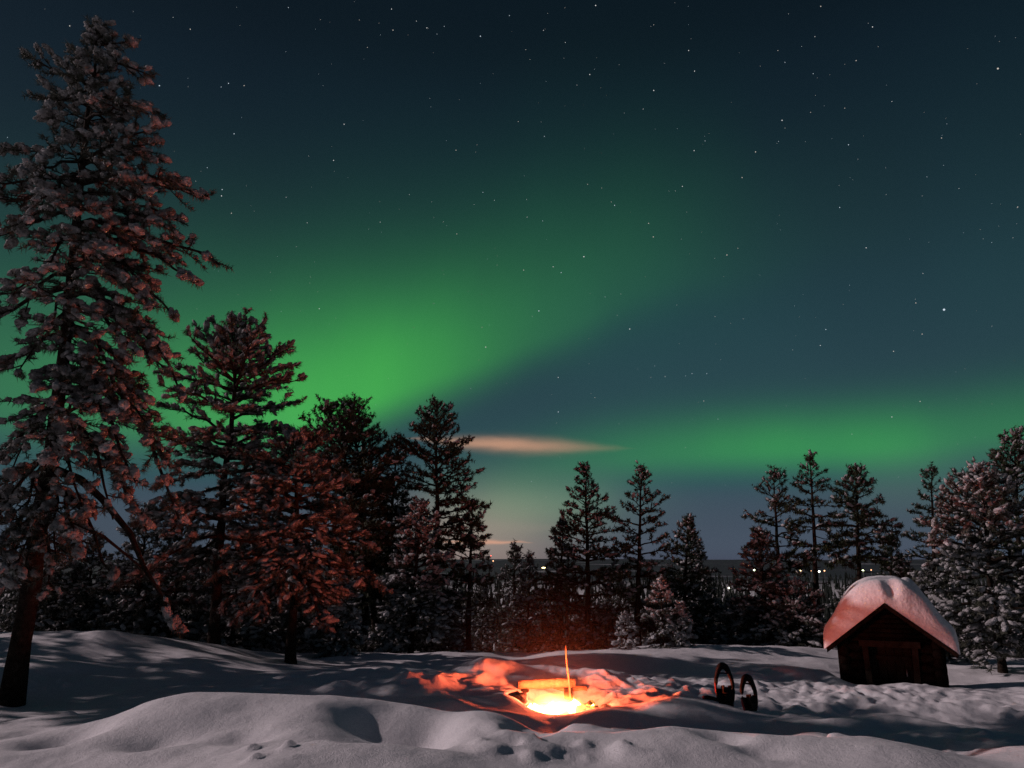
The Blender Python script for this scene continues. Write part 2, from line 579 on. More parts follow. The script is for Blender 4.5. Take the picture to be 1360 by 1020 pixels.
hidden = [  # (px, metres ahead, height) where a nearer crest hides the snow
    (200, 8.0, 0.22), (545, 6.45, 0.34), (510, 6.6, 0.44), (300, 8.2, 0.15), (400, 8.2, 0.12), (500, 8.3, 0.06), (560, 8.2, 0.05), (620, 7.9, 0.12), (700, 7.6, 0.18), (750, 7.2, 0.2),
    (673, 9.95, 0.18), (680, 10.3, 0.15), (640, 9.95, 0.10), (688, 9.6, 0.17), (806, 9.5, 0.13), (814, 9.95, 0.07), (808, 10.35, 0.10), (845, 10.0, 0.08), (704, 9.75, -0.10), (720, 9.8, -0.12), (745, 9.9, -0.12), (775, 9.9, -0.12), (786, 9.9, -0.10), (742, 10.35, -0.14), (712, 10.25, -0.10), (780, 10.3, -0.10),  # rim round the fire raised to hold its light off the snow
    (800, 8.3, 0.06), (880, 8.3, 0.05), (960, 8.3, 0.0), (840, 6.9, 0.30),
    (1130, 13.0, -0.28), (1200, 13.4, -0.3), (1260, 13.2, -0.28), (1180, 14.3, -0.3), (1300, 14, -0.32),
    (1120, 7.9, 0.02), (1200, 7.8, 0.02), (1100, 9.3, 0.0), (1200, 9.7, -0.12), (1300, 9.2, -0.1),
    (400, 20.5, -0.6), (700, 21, -0.7), (1000, 20.5, -0.6), (0, 17, 0.1), (200, 17, 0.0), (1300, 19, -0.7), (-260, 18, 0.1), (1600, 19, -0.6),
    (100, 4.6, 0.42), (680, 4.6, 0.40), (1260, 4.6, 0.35), (-400, 4.6, 0.4), (1760, 4.6, 0.3),
]
CP = [at(*s) for s in seen]
for px, Y, z in hidden:
    p = at(px, 935, Y)
    CP.append(np.array([p[0], Y, z]))
CP = np.array(CP)


def tps_fit(P2, z, reg=0.0008):
    n = len(P2)
    d = np.linalg.norm(P2[:, None] - P2[None], axis=-1)
    K = np.where(d > 1e-9, d * d * np.log(d + 1e-12), 0) + reg * np.eye(n)
    A = np.zeros((n + 3, n + 3))
    A[:n, :n] = K
    A[:n, n] = 1
    A[:n, n + 1:] = P2
    A[n, :n] = 1
    A[n + 1:, :n] = P2.T
    return np.linalg.solve(A, np.concatenate([z, np.zeros(3)]))


TW = tps_fit(CP[:, :2], CP[:, 2])


def sstep(a, b, x):
    t = np.clip((x - a) / (b - a), 0, 1)
    return t * t * (3 - 2 * t)


def ground(x, y, fine=True):
    x = np.asarray(x, float).ravel()
    y = np.asarray(y, float).ravel()
    out = np.zeros_like(x)
    yc = np.clip(y, 4.6, 20.0)
    lim = yc * 0.80 + 1.0
    xc = np.clip(x, -lim, lim)
    near = (y < 30) & (np.abs(x) < 60)
    xi, yi = xc[near], yc[near]
    z = np.zeros(len(xi))
    n = len(CP)
    for a in range(0, len(xi), 20000):
        b = slice(a, a + 20000)
        d2 = (xi[b, None] - CP[None, :, 0]) ** 2 + (yi[b, None] - CP[None, :, 1]) ** 2
        z[b] = (0.5 * d2 * np.log(d2 + 1e-20)) @ TW[:n] + TW[n] + TW[n + 1] * xi[b] + TW[n + 2] * yi[b]
    out[near] = z
    # the hill falls away beyond the clearing, a wooded valley, low hills on the horizon
    ys = np.array([-1e4, 17, 20, 24, 30, 40, 52, 80, 120, 900, 1500, 2200, 3000, 9000])
    zs = np.array([0, 0, -.35, -1.15, -2.7, -5.0, -7.6, -12, -14.5, -15, -11, 2, 15, 25.0])
    far = np.interp(y, ys, zs)
    w = sstep(18.5, 24.0, y)
    wx = sstep(22, 50, np.abs(x)) * (y > -1e9)
    out = out * (1 - w) + far * w
    out = np.where(near, out, far * (w) + 0.2 * (1 - w))
    hills = sstep(1200, 2600, y) * (10 * (vnoise2(x / 520, y / 900, 3) - 0.5) + 5 * (vnoise2(x / 170, y / 400, 4) - 0.5))
    out = out + hills
    if fine:
        m = (y < 60) & (np.abs(x) < 40)
        xm, ym = x[m], y[m]
        h = 0.19 * (vnoise2(xm / 1.2, ym / 0.9, 1) - 0.5) + 0.085 * (vnoise2(xm / 0.55, ym / 0.42, 2) - 0.5) + 0.022 * (vnoise2(xm / 0.21, ym / 0.17, 12) - 0.5)
        # trampled snow round the snowshoes and along the track to the shed
        def spot(px, Y, rx, ry):
            c = at(px, 930, Y)[0]
            return np.exp(-((xm - c) / rx) ** 2 - ((ym - Y) / ry) ** 2)
        tr = np.clip(spot(880, 11.3, 1.5, 1.1) + spot(1000, 10.6, 1.3, 0.8) + spot(1110, 11.2, 1.3, 0.9) + 0.6 * spot(1230, 11.3, 1.6, 0.9) + 0.7 * spot(620, 10.6, 1.0, 0.8) + 0.6 * spot(470, 10.5, 1.2, 0.9) + 0.4 * spot(800, 7.0, 0.9, 0.5) + 0.45 * spot(1230, 8.0, 1.5, 0.8), 0, 1)
        pr = vnoise2(xm / 0.16, ym / 0.2, 5) + 0.6 * vnoise2(xm / 0.08, ym / 0.09, 6)
        big = vnoise2(xm / 0.33, ym / 0.30, 15)
        h = h + tr * (0.12 * (pr - 0.8) + 0.10 * (big - 0.5))
        # hollows sunk into the drifts, shaped to make dark patches in low moonlight
        for px, Y, sx, sy, dp in [(505, 6.7, .36, .30, .17), (575, 6.6, .22, .36, .18), (535, 6.15, .30, .14, .08), (80, 6.55, .30, .22, .14), (205, 6.15, .20, .14, .10), (30, 7.3, .3, .25, .12), (330, 6.1, .22, .13, .08),
                                  (700, 6.5, .18, .2, .10), (955, 6.35, .22, .18, .13), (1060, 6.7, .26, .22, .14), (1150, 6.9, .28, .2, .15), (1240, 7.1, .3, .22, .14), (880, 7.1, .25, .16, .10), (1010, 6.0, .2, .14, .10), (1300, 7.4, .3, .2, .13),
                                  (1043, 12.4, .22, .3, .14), (1008, 13.2, .2, .3, .12), (1090, 12.6, .2, .4, .16), (440, 10.8, .28, .22, .14), (395, 11.5, .3, .25, .12), (560, 11.4, .25, .25, .12), (480, 11.9, .3, .25, .12), (690, 12.2, .22, .25, .12), (855, 12.6, .3, .3, .12)]:
            c = at(px, 930, Y)[0]
            wv = 0.5 * (vnoise2(xm / 0.35, ym / 0.35, 31) - 0.5)
            h = h - 0.9 * dp * np.exp(-((xm - c) / sx + wv) ** 2 - ((ym - Y) / (1.25 * sy) - wv) ** 2)
        # small clods on the near banks
        cl = sstep(0.62, 0.80, vnoise2(xm / 0.8, ym / 0.6, 8)) * sstep(0.55, 0.8, vnoise2(xm / 0.14, ym / 0.14, 9))
        h = h + 0.045 * cl * (ym < 12)
        out[m] = out[m] + h
    return out


def gz(x, y):
    return float(ground([x], [y])[0])


def geo_steps(a, b, first, g=1.14):
    r, s = [a], first
    while r[-1] < b:
        r.append(r[-1] + s)
        s *= g
    return r


xs = np.arange(-8.5, 8.5, 0.036)
xr = np.arange(8.5, 15, 0.08)
xf = np.array(geo_steps(15.2, 7000, 0.3, 1.12))
xs = np.concatenate([-xf[::-1], -xr[::-1], xs, xr, xf])
xs = np.unique(np.round(xs, 4))
ys = np.concatenate([-np.array(geo_steps(3.0, 200, 0.5, 1.3))[::-1], np.arange(-2.6, 4.0, 0.3), np.arange(4.0, 14.5, 0.036), np.arange(14.5, 22, 0.07), np.array(geo_steps(22, 8000, 0.12, 1.06))])
ys = np.unique(np.round(ys, 4))
XX, YY = np.meshgrid(xs, ys)
ZZ = ground(XX, YY)
nx, ny = len(xs), len(ys)
g = MB()
i = np.arange(ny - 1)[:, None] * nx
j = np.arange(nx - 1)[None, :]
g.add(np.stack([XX.ravel(), YY.ravel(), ZZ], -1), None, np.stack([i + j, i + j + 1, i + nx + j + 1, i + nx + j], -1).reshape(-1, 4))
tag(g.build('snow_ground', M_GROUND), kind='structure')

# ------------------------------------------------------------------ pines
def rng(seed): return np.random.default_rng(seed)


def needle_template(n, seed, width):
    r = rng(seed)
    v, t = [], []
    for k in range(n):
        a = r.uniform(0, 2 * math.pi)
        lean = r.uniform(0.15, 0.85)
        x0 = r.uniform(-0.5, 0.45)
        d = np.array([lean, math.cos(a), math.sin(a)])
        d /= np.linalg.norm(d)
        s = np.cross(d, r.normal(size=3))
        s /= np.linalg.norm(s)
        b = np.array([x0, 0, 0])
        L = r.uniform(0.5, 0.8)
        v += [b - s * width, b + s * width, b + d * L]
        t.append((3 * k, 3 * k + 1, 3 * k + 2))
    return np.array(v), np.array(t)


def frames(d):
    d = d / (np.linalg.norm(d, axis=1)[:, None] + 1e-9)
    s = np.cross(d, np.array([0, 0, 1.0]))
    ln = np.linalg.norm(s, axis=1)[:, None]
    s = np.where(ln > 0.05, s / (ln + 1e-9), np.array([[1.0, 0, 0]]))
    u = np.cross(s, d)
    return np.stack([d, s, u], -1)       # columns


def scatter(mb, tv, tt, pos, fr, sc):
    """put the template at every position"""
    n = len(pos)
    if not n: return
    w = np.einsum('nij,vj->nvi', fr, tv) * sc[:, None, None] if sc.ndim == 1 else np.einsum('nij,nvj->nvi', fr, tv[None] * sc[:, None, :])
    w = w + pos[:, None, :]
    t = tt[None] + (np.arange(n) * len(tv))[:, None, None]
    mb.add(w.reshape(-1, 3), t.reshape(-1, 3))


def blob_templates(sub, k, seed):
    out = []
    for a in range(k):
        v, f = ICO[sub]
        off = rng(seed + a).uniform(0, 60, 3)
        w = v * (1 + 1.0 * (vnoise3(v * 1.7 + off) - 0.5) + 0.55 * (vnoise3(v * 4 + off) - 0.5))[:, None]
        out.append((w, f))
    return out


BLOB1 = blob_templates(1, 6, 11)
BLOB2 = blob_templates(2, 6, 31)
NEEDLE_NEAR = [needle_template(26, 100 + k, 0.045) for k in range(5)]
NEEDLE_FAR = [needle_template(13, 200 + k, 0.085) for k in range(5)]


class Pine:
    def __init__(self, seed, H, tuft=0.16, snow=0.5, snow_size=1.0, near=False, r0=None, lean=(0, 0), rime=False):
        self.r = rng(seed)
        self.H, self.tuft, self.snow, self.ss, self.near, self.rime = H, tuft, snow, snow_size, near, rime
        self.tsc = 1.0
        self.wood = MB()
        self.limbs = MB()
        self.pos, self.dir, self.size = [], [], []
        r = self.r
        n = 14
        t = np.linspace(0, 1, n)
        wob = np.cumsum(r.normal(0, 0.012, (n, 2)), axis=0) * H * 0.25
        wob -= wob[0]
        wob -= t[:, None] * wob[-1] * 0.8
        self.tp = np.stack([wob[:, 0] + lean[0] * t ** 1.5, wob[:, 1] + lean[1] * t ** 1.5, t * H], -1)
        self.r0 = r0 or (0.012 * H + 0.03)
        rad = self.r0 * ((1 - t) ** 0.85 * 0.93 + 0.07)
        rad[0] *= 1.25
        self.rad = rad
        self.wood.tube(np.vstack([self.tp[0] - [0, 0, 0.4], self.tp]), np.concatenate([[rad[0] * 1.1], rad]), 9)
        self.tuftline(self.tp[-1] + [0, 0, -0.06 * H], np.array([0, 0, 1.0]), 0.075 * H)

    def trunk(self, t):
        k = t * (len(self.tp) - 1)
        i = min(int(k), len(self.tp) - 2)
        return self.tp[i] + (self.tp[i + 1] - self.tp[i]) * (k - i)

    def tuftline(self, p, d, L):
        """tufts along a twig from p"""
        d = np.asarray(d, float)
        n = max(1, int(round(L / (self.tuft * (0.62 if self.near else 0.5)))))
        for k in range(n):
            s = (k + 0.6) / n
            q = p + d * L * s
            self.pos.append(q + self.r.normal(0, 0.12 * self.tuft, 3))
            e = d + self.r.normal(0, 0.25, 3)
            self.dir.append(e)
            self.size.append(self.tuft * self.tsc * self.r.uniform(0.75, 1.25))

    def limb(self, t, tip, sag=0.1, rad=None, bare=0.3, twigs=1.0, mid=None, twig_len=0.42, lift=0.0):
        """a branch from the trunk at fraction t to a tip point (local)"""
        r = self.r
        a = self.trunk(t)
        tip = np.asarray(tip, float)
        L = np.linalg.norm(tip - a)
        n = 7
        s = np.linspace(0, 1, n)[:, None]
        c = a + (tip - a) * 0.5 + np.array([0, 0, sag * L]) if mid is None else np.asarray(mid, float)
        pts = a * (1 - s) ** 2 + 2 * c * s * (1 - s) + tip * s ** 2
        pts[1:-1] += r.normal(0, 0.018 * L, (n - 2, 3))
        rb = rad or max(0.010, 0.020 * L + 0.004)
        self.limbs.tube(pts, rb * (1 - 0.8 * s[:, 0]), 5, cap=False)
        step = max(self.tuft * (0.75 if self.near else 0.62), 0.06)
        m = max(2, int(L * (1 - bare) / step))
        side = 1
        for k in range(m):
            u = bare + (1 - bare) * (k + 0.5) / m
            ii = u * (n - 1)
            i0 = min(int(ii), n - 2)
            q = pts[i0] + (pts[i0 + 1] - pts[i0]) * (ii - i0)
            d = pts[i0 + 1] - pts[i0]
            d = d / (np.linalg.norm(d) + 1e-9)
            if r.random() < 0.55:
                self.pos.append(q + r.normal(0, 0.1 * self.tuft, 3))
                self.dir.append(d + r.normal(0, 0.2, 3))
                self.size.append(self.tuft * self.tsc * r.uniform(0.7, 1.1))
            if r.random() < 0.85 * twigs:
                side = -side
                h = np.cross(d, [0, 0, 1.0])
                h /= np.linalg.norm(h) + 1e-9
                td = d * r.uniform(0.4, 0.9) + h * side * r.uniform(0.5, 1.0) + np.array([0, 0, r.uniform(-0.40, 0.38) + lift])
                td /= np.linalg.norm(td)
                tl = (twig_len * L * (1.05 - u) + 0.9 * self.tuft) * r.uniform(0.6, 1.15)
                tl = min(tl, 1.1)
                if tl > self.tuft * 1.2:
                    self.limbs.tube(np.array([q, q + td * tl * 0.55 + [0, 0, -0.03 * tl], q + td * tl]), np.array([0.010, 0.008, 0.005]) * (1 if self.near else 1.3), 4, cap=False)
                self.tuftline(q + td * tl * 0.25, td, tl * 0.8)
        self.tuftline(pts[-2] * 0.3 + tip * 0.7, pts[-1] - pts[-2] + np.array([0, 0, 0.3 * lift * L]) + 1e-6, self.tuft * (1.0 + 1.2 * lift))

    def crown(self, prof, base, top=0.98, dz=0.32, nb=5, e_low=-0.25, e_top=0.9, jitter=0.28, sag=0.10, twigs=1.0, bare=0.25, skip=0.0):
        r = self.r
        z = base * self.H
        pt = [p[0] for p in prof]
        pr = [p[1] for p in prof]
        ph = r.uniform(0, 6.28)
        while z < top * self.H:
            t = z / self.H
            k = max(0.0, (t - base) / (top - base + 1e-6))
            ph += r.uniform(0.5, 1.2)
            self.tsc = 1.0 if self.near else 1.08 - 0.42 * k
            for b in range(nb):
                if r.random() < skip: continue
                az = ph + b * 2 * math.pi / nb + r.normal(0, 0.3)
                L = np.interp(t, pt, pr) * r.uniform(1 - 1.4 * jitter, 1 + jitter)
                if L < 0.04: continue
                e = e_low + (e_top - e_low) * k ** 1.3 + r.normal(0, 0.13)
                a = self.trunk(min(0.999, max(0, t + r.normal(0, 0.01))))
                tip = a + np.array([math.cos(az) * math.cos(e), math.sin(az) * math.cos(e), math.sin(e)]) * L
                self.limb(min(0.995, t), tip, sag - 0.24 * max(0.0, k - 0.2), bare=bare, twigs=twigs, lift=0.35 * max(0, k))
            z += dz * 0.82 * (0.48 + 0.77 * (1 - k)) * r.uniform(0.8, 1.2)

    def dead(self, lo, hi, n, L):
        """bare dead branches low on the trunk"""
        r = self.r
        for k in range(n):
            t = r.uniform(lo, hi)
            a = self.trunk(t)
            az = r.uniform(0, 6.28)
            l = L * r.uniform(0.4, 1)
            d = np.array([math.cos(az), math.sin(az), r.uniform(-0.5, 0.1)])
            p = np.array([a, a + d * l * 0.5, a + d * l + [0, 0, 0.1 * l]])
            self.limbs.tube(p, [0.014, 0.010, 0.004], 4, cap=False)

    def build(self, name, loc, label, group=None, cat='pine tree', rz=0.0):
        root = empty(name, loc, rz)
        tag(root, label, cat, group)
        r = self.r
        tr = self.wood.build('trunk', M_BARK, root)
        if self.limbs.n: self.limbs.build('branches', M_BARK, root)
        pos = np.array(self.pos)
        d = np.array(self.dir)
        sz = np.array(self.size)
        n = len(pos)
        fr = frames(d)
        pick = r.integers(0, 5, n)
        mb = MB()
        tmpl = NEEDLE_NEAR if self.near else NEEDLE_FAR
        for k in range(5):
            m = pick == k
            scatter(mb, tmpl[k][0], tmpl[k][1], pos[m], fr[m], sz[m])
        mb.build('foliage', M_RIME if self.rime else M_NEEDLE, root, smooth=False)
        # snow lying on the tufts, thickest where the crown is open
        has = r.random(n) < self.snow
        if has.any():
            mb = MB()
            p2, s2, f2 = pos[has], sz[has], fr[has]
            pk = r.integers(0, 6, len(p2))
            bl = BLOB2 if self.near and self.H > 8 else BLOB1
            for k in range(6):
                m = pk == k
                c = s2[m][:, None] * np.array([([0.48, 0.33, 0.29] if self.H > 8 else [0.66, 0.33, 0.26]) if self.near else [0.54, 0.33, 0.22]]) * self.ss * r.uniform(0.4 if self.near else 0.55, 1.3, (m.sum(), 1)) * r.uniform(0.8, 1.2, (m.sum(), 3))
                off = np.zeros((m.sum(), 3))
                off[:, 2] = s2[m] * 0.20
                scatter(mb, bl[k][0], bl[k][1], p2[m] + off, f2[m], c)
            mb.build('snow_clumps', M_RIMESNOW if self.near else M_SNOW, root)
        return root


PINES = 'snowy pines round the clearing'


def stand(px, Y, py_top, px_top=None):
    """ground point and height of a tree whose base is at column px, Y ahead, and whose top is seen at (px_top, py_top)"""
    x = at(px, 868, Y)[0]
    z = gz(x, Y) - 0.05
    top = at(px_top if px_top is not None else px, py_top, Y)
    return np.array([x, Y, z]), top[2] - z, (top[0] - x)


# the tall pine nearest on the left, heavy with snow: its limbs one by one
base = at(15, 938, 9.8)
base[2] = gz(base[0], base[1]) - 0.05
topp = at(130, 34, 9.8)
H1 = topp[2] - base[2]
T = Pine(5, H1, tuft=0.13, snow=0.54, snow_size=1.08, near=True, r0=0.13, lean=(topp[0] - base[0], 0), rime=True)


def tl(px, py, Y): return at(px, py, Y) - base


def tfrac(py): return (at(15 + (938 - py) * 0.128, py, 9.8)[2] - base[2]) / H1


big = [  # (trunk row, tip px, tip py, tip distance, sag)
    (60, 178, 58, 9.7, .05), (80, 205, 102, 9.6, .06), (70, 98, 66, 9.9, .05), (110, 30, 72, 9.8, -.12), (120, 92, 98, 9.2, .05), (125, 60, 140, 9.3, .05), (140, 45, 128, 10.2, .02),
    (130, 222, 155, 9.7, .08), (150, 195, 190, 10.4, .08), (160, 180, 140, 9.0, .05), (205, 222, 215, 10.2, .12), (215, 215, 165, 9.6, .08), (220, 205, 190, 9.3, .1),
    (240, 278, 262, 9.7, .10), (245, 240, 240, 9.1, .10), (260, 250, 300, 9.9, .16), (235, 190, 250, 8.8, .08), (280, 225, 305, 9.2, .1), (300, 200, 320, 8.9, .1),
    (205, 0, 200, 9.4, .06), (215, 20, 232, 8.9, .08), (235, -40, 250, 9.5, .08), (240, 60, 262, 8.5, .1), (255, 100, 290, 8.4, .12), (270, 20, 300, 8.5, .12), (285, -50, 330, 8.9, .12), (300, 120, 340, 8.4, .14), (310, 60, 360, 8.4, .16), (250, -70, 290, 10.2, .1),
    (305, 292, 352, 9.6, .14), (320, 262, 375, 9.4, .16), (335, 235, 425, 9.5, .22), (345, 215, 360, 9.9, .12), (350, 205, 410, 9.0, .2), (360, 165, 380, 8.8, .15),
    (380, 243, 530, 9.6, .32), (395, 215, 470, 9.3, .26), (400, 230, 500, 10.0, .25), (390, 200, 440, 10.5, .2), (410, 180, 470, 8.9, .2),
    (350, 10, 400, 8.8, .15), (365, -40, 420, 9.2, .15), (370, 60, 440, 8.6, .16), (380, -80, 470, 9.6, .2), (410, 20, 500, 9.0, .2), (420, 90, 500, 8.8, .2), (430, 150, 520, 8.9, .2), (440, -40, 520, 9.3, .2),
    (470, 140, 560, 8.8, .22), (470, 200, 570, 9.1, .24), (485, 100, 585, 8.6, .22), (490, 225, 620, 9.5, .3), (500, 238, 690, 9.5, .36), (505, 180, 640, 9.1, .28), (510, 60, 620, 8.9, .2), (520, 10, 640, 9.2, .22), (530, -30, 660, 9.4, .22), (540, 150, 690, 9.2, .28),
    (560, 195, 705, 9.8, .3), (580, 110, 690, 9.2, .2), (590, 20, 720, 9.3, .2), (600, -40, 740, 9.4, .2), (620, 75, 745, 9.1, .2), (640, 30, 770, 9.3, .15), (650, 62, 792, 9.2, .2), (655, -8, 800, 9.2, .2), (640, 105, 745, 9.0, .22), (665, -60, 820, 9.4, .2), (660, 20, 760, 8.9, .2), (560, 175, 660, 10.5, .25), (600, -20, 690, 10.4, .2),
]
for py, tx, ty, tY, sg in big:
    T.limb(max(0.02, min(0.985, tfrac(py))), tl(tx, ty, tY), sg, bare=0.22, twigs=0.95, twig_len=0.36)
T.crown([(0, .3), (.35, .5), (.7, .72), (.88, .48), (.95, .22), (1, .05)], 0.74, 0.99, dz=0.24, nb=4, e_low=-0.1, e_top=0.8, skip=0.15)
T.limb(tfrac(640), tl(155, 770, 9.3), .2, bare=0.8, twigs=0.3)
T.limb(tfrac(620), tl(234, 838, 9.5), .30, bare=0.80, twigs=0.25, mid=tl(190, 690, 9.5))
T.limb(tfrac(690), tl(212, 775, 10.4), .2, bare=0.85, twigs=0.3)
T.limb(tfrac(540), tl(160, 480, 10.2), .0, bare=0.9, twigs=0.2)
T.limb(tfrac(560), tl(190, 500, 10.0), .06, bare=0.9, twigs=0.2)
T.dead(0.18, 0.6, 26, 0.9)
T.build('pine_tree', base, 'tallest pine, nearest on the left, drooping limbs heavy with snow, cut by the picture edge', PINES)


def tree(seed, px, Y, pt, pxt, prof, basef, label, snow=0.3, tuft=0.14, rime=False, ss=0.9, nb=5, dz=0.34, e_low=-0.2, e_top=0.9, skip=0.05, sag=0.1, dead=8, twigs=1.0, bare=0.25, jitter=0.28, r0=None, name='pine_tree', near=False):
    """prof: (fraction of height, radius in photograph pixels)"""
    p, H, dxx = stand(px, Y, pt, pxt)
    k = Y / FPX
    t = Pine(seed, H, tuft, snow, ss, near=near, lean=(dxx, 0), rime=rime, r0=r0)
    t.crown([(a, b * k) for a, b in prof], basef, dz=dz, nb=nb, e_low=e_low, e_top=e_top, skip=skip, sag=sag, twigs=twigs, bare=bare, jitter=jitter)
    t.dead(0.1, basef + 0.1, dead, 0.6)
    return t.build(name, p, label, PINES)


# the two pines that catch the firelight
tree(21, 283, 15.2, 425, 318, [(.0, 40), (.25, 110), (.45, 112), (.6, 95), (.75, 88), (.88, 60), (1, 10)], 0.27, 'tall reddish firelit pine with an open spreading top, second tree from the left', snow=0.62, tuft=0.135, rime=True, ss=0.88, near=True, e_low=-0.35, e_top=0.75, sag=0.14, nb=6, dz=0.36, jitter=0.3, skip=0.06, bare=0.2)
tree(22, 387, 14.6, 575, 395, [(.0, 60), (.28, 112), (.5, 108), (.75, 70), (1, 12)], 0.36, 'low broad pine with firelit red lower boughs and a bare trunk in the snow', snow=0.66, tuft=0.135, rime=True, ss=0.88, near=True, e_low=-0.5, e_top=0.8, sag=0.2, nb=7, dz=0.26, dead=4, r0=0.10)
# dark group in the middle left
tree(23, 500, 21, 537, 436, [(.2, 40), (.35, 78), (.6, 70), (.8, 52), (.93, 30), (1, 6)], 0.22, 'dark dense pine with the first of two tops behind the firelit pines', snow=0.13, tuft=0.187, nb=6, dz=0.36)
tree(24, 486, 22, 536, 468, [(.2, 30), (.35, 50), (.6, 52), (.8, 45), (.93, 28), (1, 6)], 0.25, 'dark pine whose blunt top rises close beside its twin behind the firelit pines', snow=0.13, tuft=0.187, nb=6, dz=0.36)
tree(25, 503, 23, 578, 527, [(.2, 30), (.35, 45), (.6, 40), (.8, 30), (1, 4)], 0.3, 'narrow dark pine with a long bare trunk between two taller pines', snow=0.13, tuft=0.172, nb=5, dz=0.4)
tree(26, 572, 21, 540, 580, [(.2, 30), (.35, 58), (.5, 62), (.62, 52), (.8, 50), (.92, 30), (1, 5)], 0.3, 'tall dark pine with its top under the orange cloud', snow=0.13, tuft=0.172, nb=6, dz=0.36, skip=0.1)
tree(27, 545, 19.5, 668, 560, [(.1, 55), (.3, 52), (.6, 38), (.85, 25), (1, 5)], 0.16, 'shorter pine frosted pale with snow before the tall dark pine', snow=0.75, tuft=0.148, rime=True, nb=6, dz=0.26, e_low=-0.4, sag=0.16, ss=1.0)
tree(28, 622, 20.5, 664, 626, [(.2, 25), (.4, 34), (.6, 32), (.8, 20), (.92, 10), (1, 3)], 0.28, 'slender pine with a thin leader next to the warm horizon glow', snow=0.3, tuft=0.148, nb=5, dz=0.32)
tree(29, 685, 24, 722, 683, [(.1, 26), (.4, 28), (.7, 18), (1, 3)], 0.15, 'small pine behind the fire, shorter twin tips against the low glow', snow=0.35, tuft=0.156, nb=5, dz=0.32, rime=True)
tree(30, 702, 23, 736, 703, [(.1, 30), (.4, 26), (.7, 16), (1, 3)], 0.2, 'lower small pine behind the fire with a thick dark trunk', snow=0.35, tuft=0.156, nb=5, dz=0.3, rime=True)
# the middle
tree(31, 781, 20.5, 618, 775, [(.05, 60), (.2, 75), (.4, 62), (.55, 42), (.68, 38), (.8, 26), (.92, 13), (1, 3)], 0.08, 'tallest middle pine, airy spire on a wide skirt, behind the fire and stick', snow=0.29, tuft=0.148, nb=5, dz=0.34, skip=0.12)
tree(32, 745, 21.5, 690, 748, [(.1, 36), (.4, 32), (.7, 22), (1, 4)], 0.1, 'lower bushy pine pressed against the skirt of the airy middle spire', snow=0.24, tuft=0.156, nb=5, dz=0.32)
tree(33, 848, 20, 622, 852, [(.1, 38), (.3, 45), (.5, 42), (.62, 36), (.72, 44), (.8, 24), (.9, 17), (1, 4)], 0.16, 'tall pine with one long bough reaching over the gap beside the airy spire', snow=0.22, tuft=0.148, nb=5, dz=0.36, skip=0.12)
tree(34, 908, 21, 687, 915, [(.05, 40), (.3, 38), (.5, 30), (.7, 24), (.88, 14), (1, 3)], 0.08, 'mid-sized pine with a pointed top behind the tiny snow-topped spruces', snow=0.32, tuft=0.148, nb=6, dz=0.3)
# the right row
tree(35, 1040, 20.5, 625, 1028, [(.1, 30), (.3, 40), (.5, 45), (.65, 38), (.8, 27), (.93, 18), (1, 5)], 0.44, 'blunt-topped pine with visible trunk, farthest of the tall three from the shed', snow=0.22, tuft=0.148, nb=5, dz=0.36, skip=0.12)
tree(36, 1090, 20, 607, 1076, [(.1, 28), (.3, 36), (.5, 40), (.7, 40), (.82, 24), (.93, 14), (1, 3)], 0.55, 'spiky-topped pine with a slim bare lower trunk, middle of three beside the shed', snow=0.18, tuft=0.148, nb=5, dz=0.38, skip=0.15)
tree(37, 1150, 21, 620, 1137, [(.2, 40), (.4, 58), (.55, 50), (.7, 38), (.85, 27), (1, 5)], 0.52, 'dense dark cone-shaped pine rising right behind the shed', snow=0.2, tuft=0.172, nb=7, dz=0.32)
tree(38, 1250, 23, 617, 1238, [(.2, 20), (.4, 36), (.6, 38), (.75, 30), (.9, 16), (1, 3)], 0.35, 'thin see-through pine behind the big snowy pine and the shed', snow=0.16, tuft=0.148, nb=4, dz=0.42, skip=0.2)
tree(39, 1328, 15.2, 625, 1300, [(.1, 40), (.22, 88), (.45, 98), (.65, 82), (.82, 45), (1, 8)], 0.15, 'big bushy pine loaded with bright snow clumps beside the shed', snow=0.72, tuft=0.164, rime=True, nb=7, dz=0.32, e_low=-0.3, sag=0.16, ss=0.95)
tree(40, 1368, 18.5, 575, 1346, [(.2, 50), (.4, 62), (.6, 52), (.8, 38), (.93, 22), (1, 5)], 0.25, 'tall dark pine at the picture edge behind the bushy snow-loaded one', snow=0.35, tuft=0.172, nb=6, dz=0.36)
tree(41, 1185, 23, 710, 1186, [(.2, 30), (.5, 28), (.8, 16), (1, 4)], 0.15, 'short dark pine between the dense cone-shaped pine and the snowy pine', snow=0.25, tuft=0.172, nb=6, dz=0.34)

# ------------------------------------------------------------------ smaller trees beyond the crest
def small(seed, H, prof, snow, label, px, Y, group, ss=1.0, tuft=0.117, e_low=-0.35, name='young_pine', cat='young pine', sag=0.15, nb=6, dz=0.2, rime=True):
    x = at(px, 868, Y)[0]
    t = Pine(seed, H, tuft, snow, ss, rime=rime, r0=0.02 + 0.012 * H)
    t.crown(prof, 0.08, dz=dz, nb=nb, e_low=e_low, e_top=0.9, sag=sag)
    return t.build(name, (x, Y, gz(x, Y) - 0.05), label, group, cat)


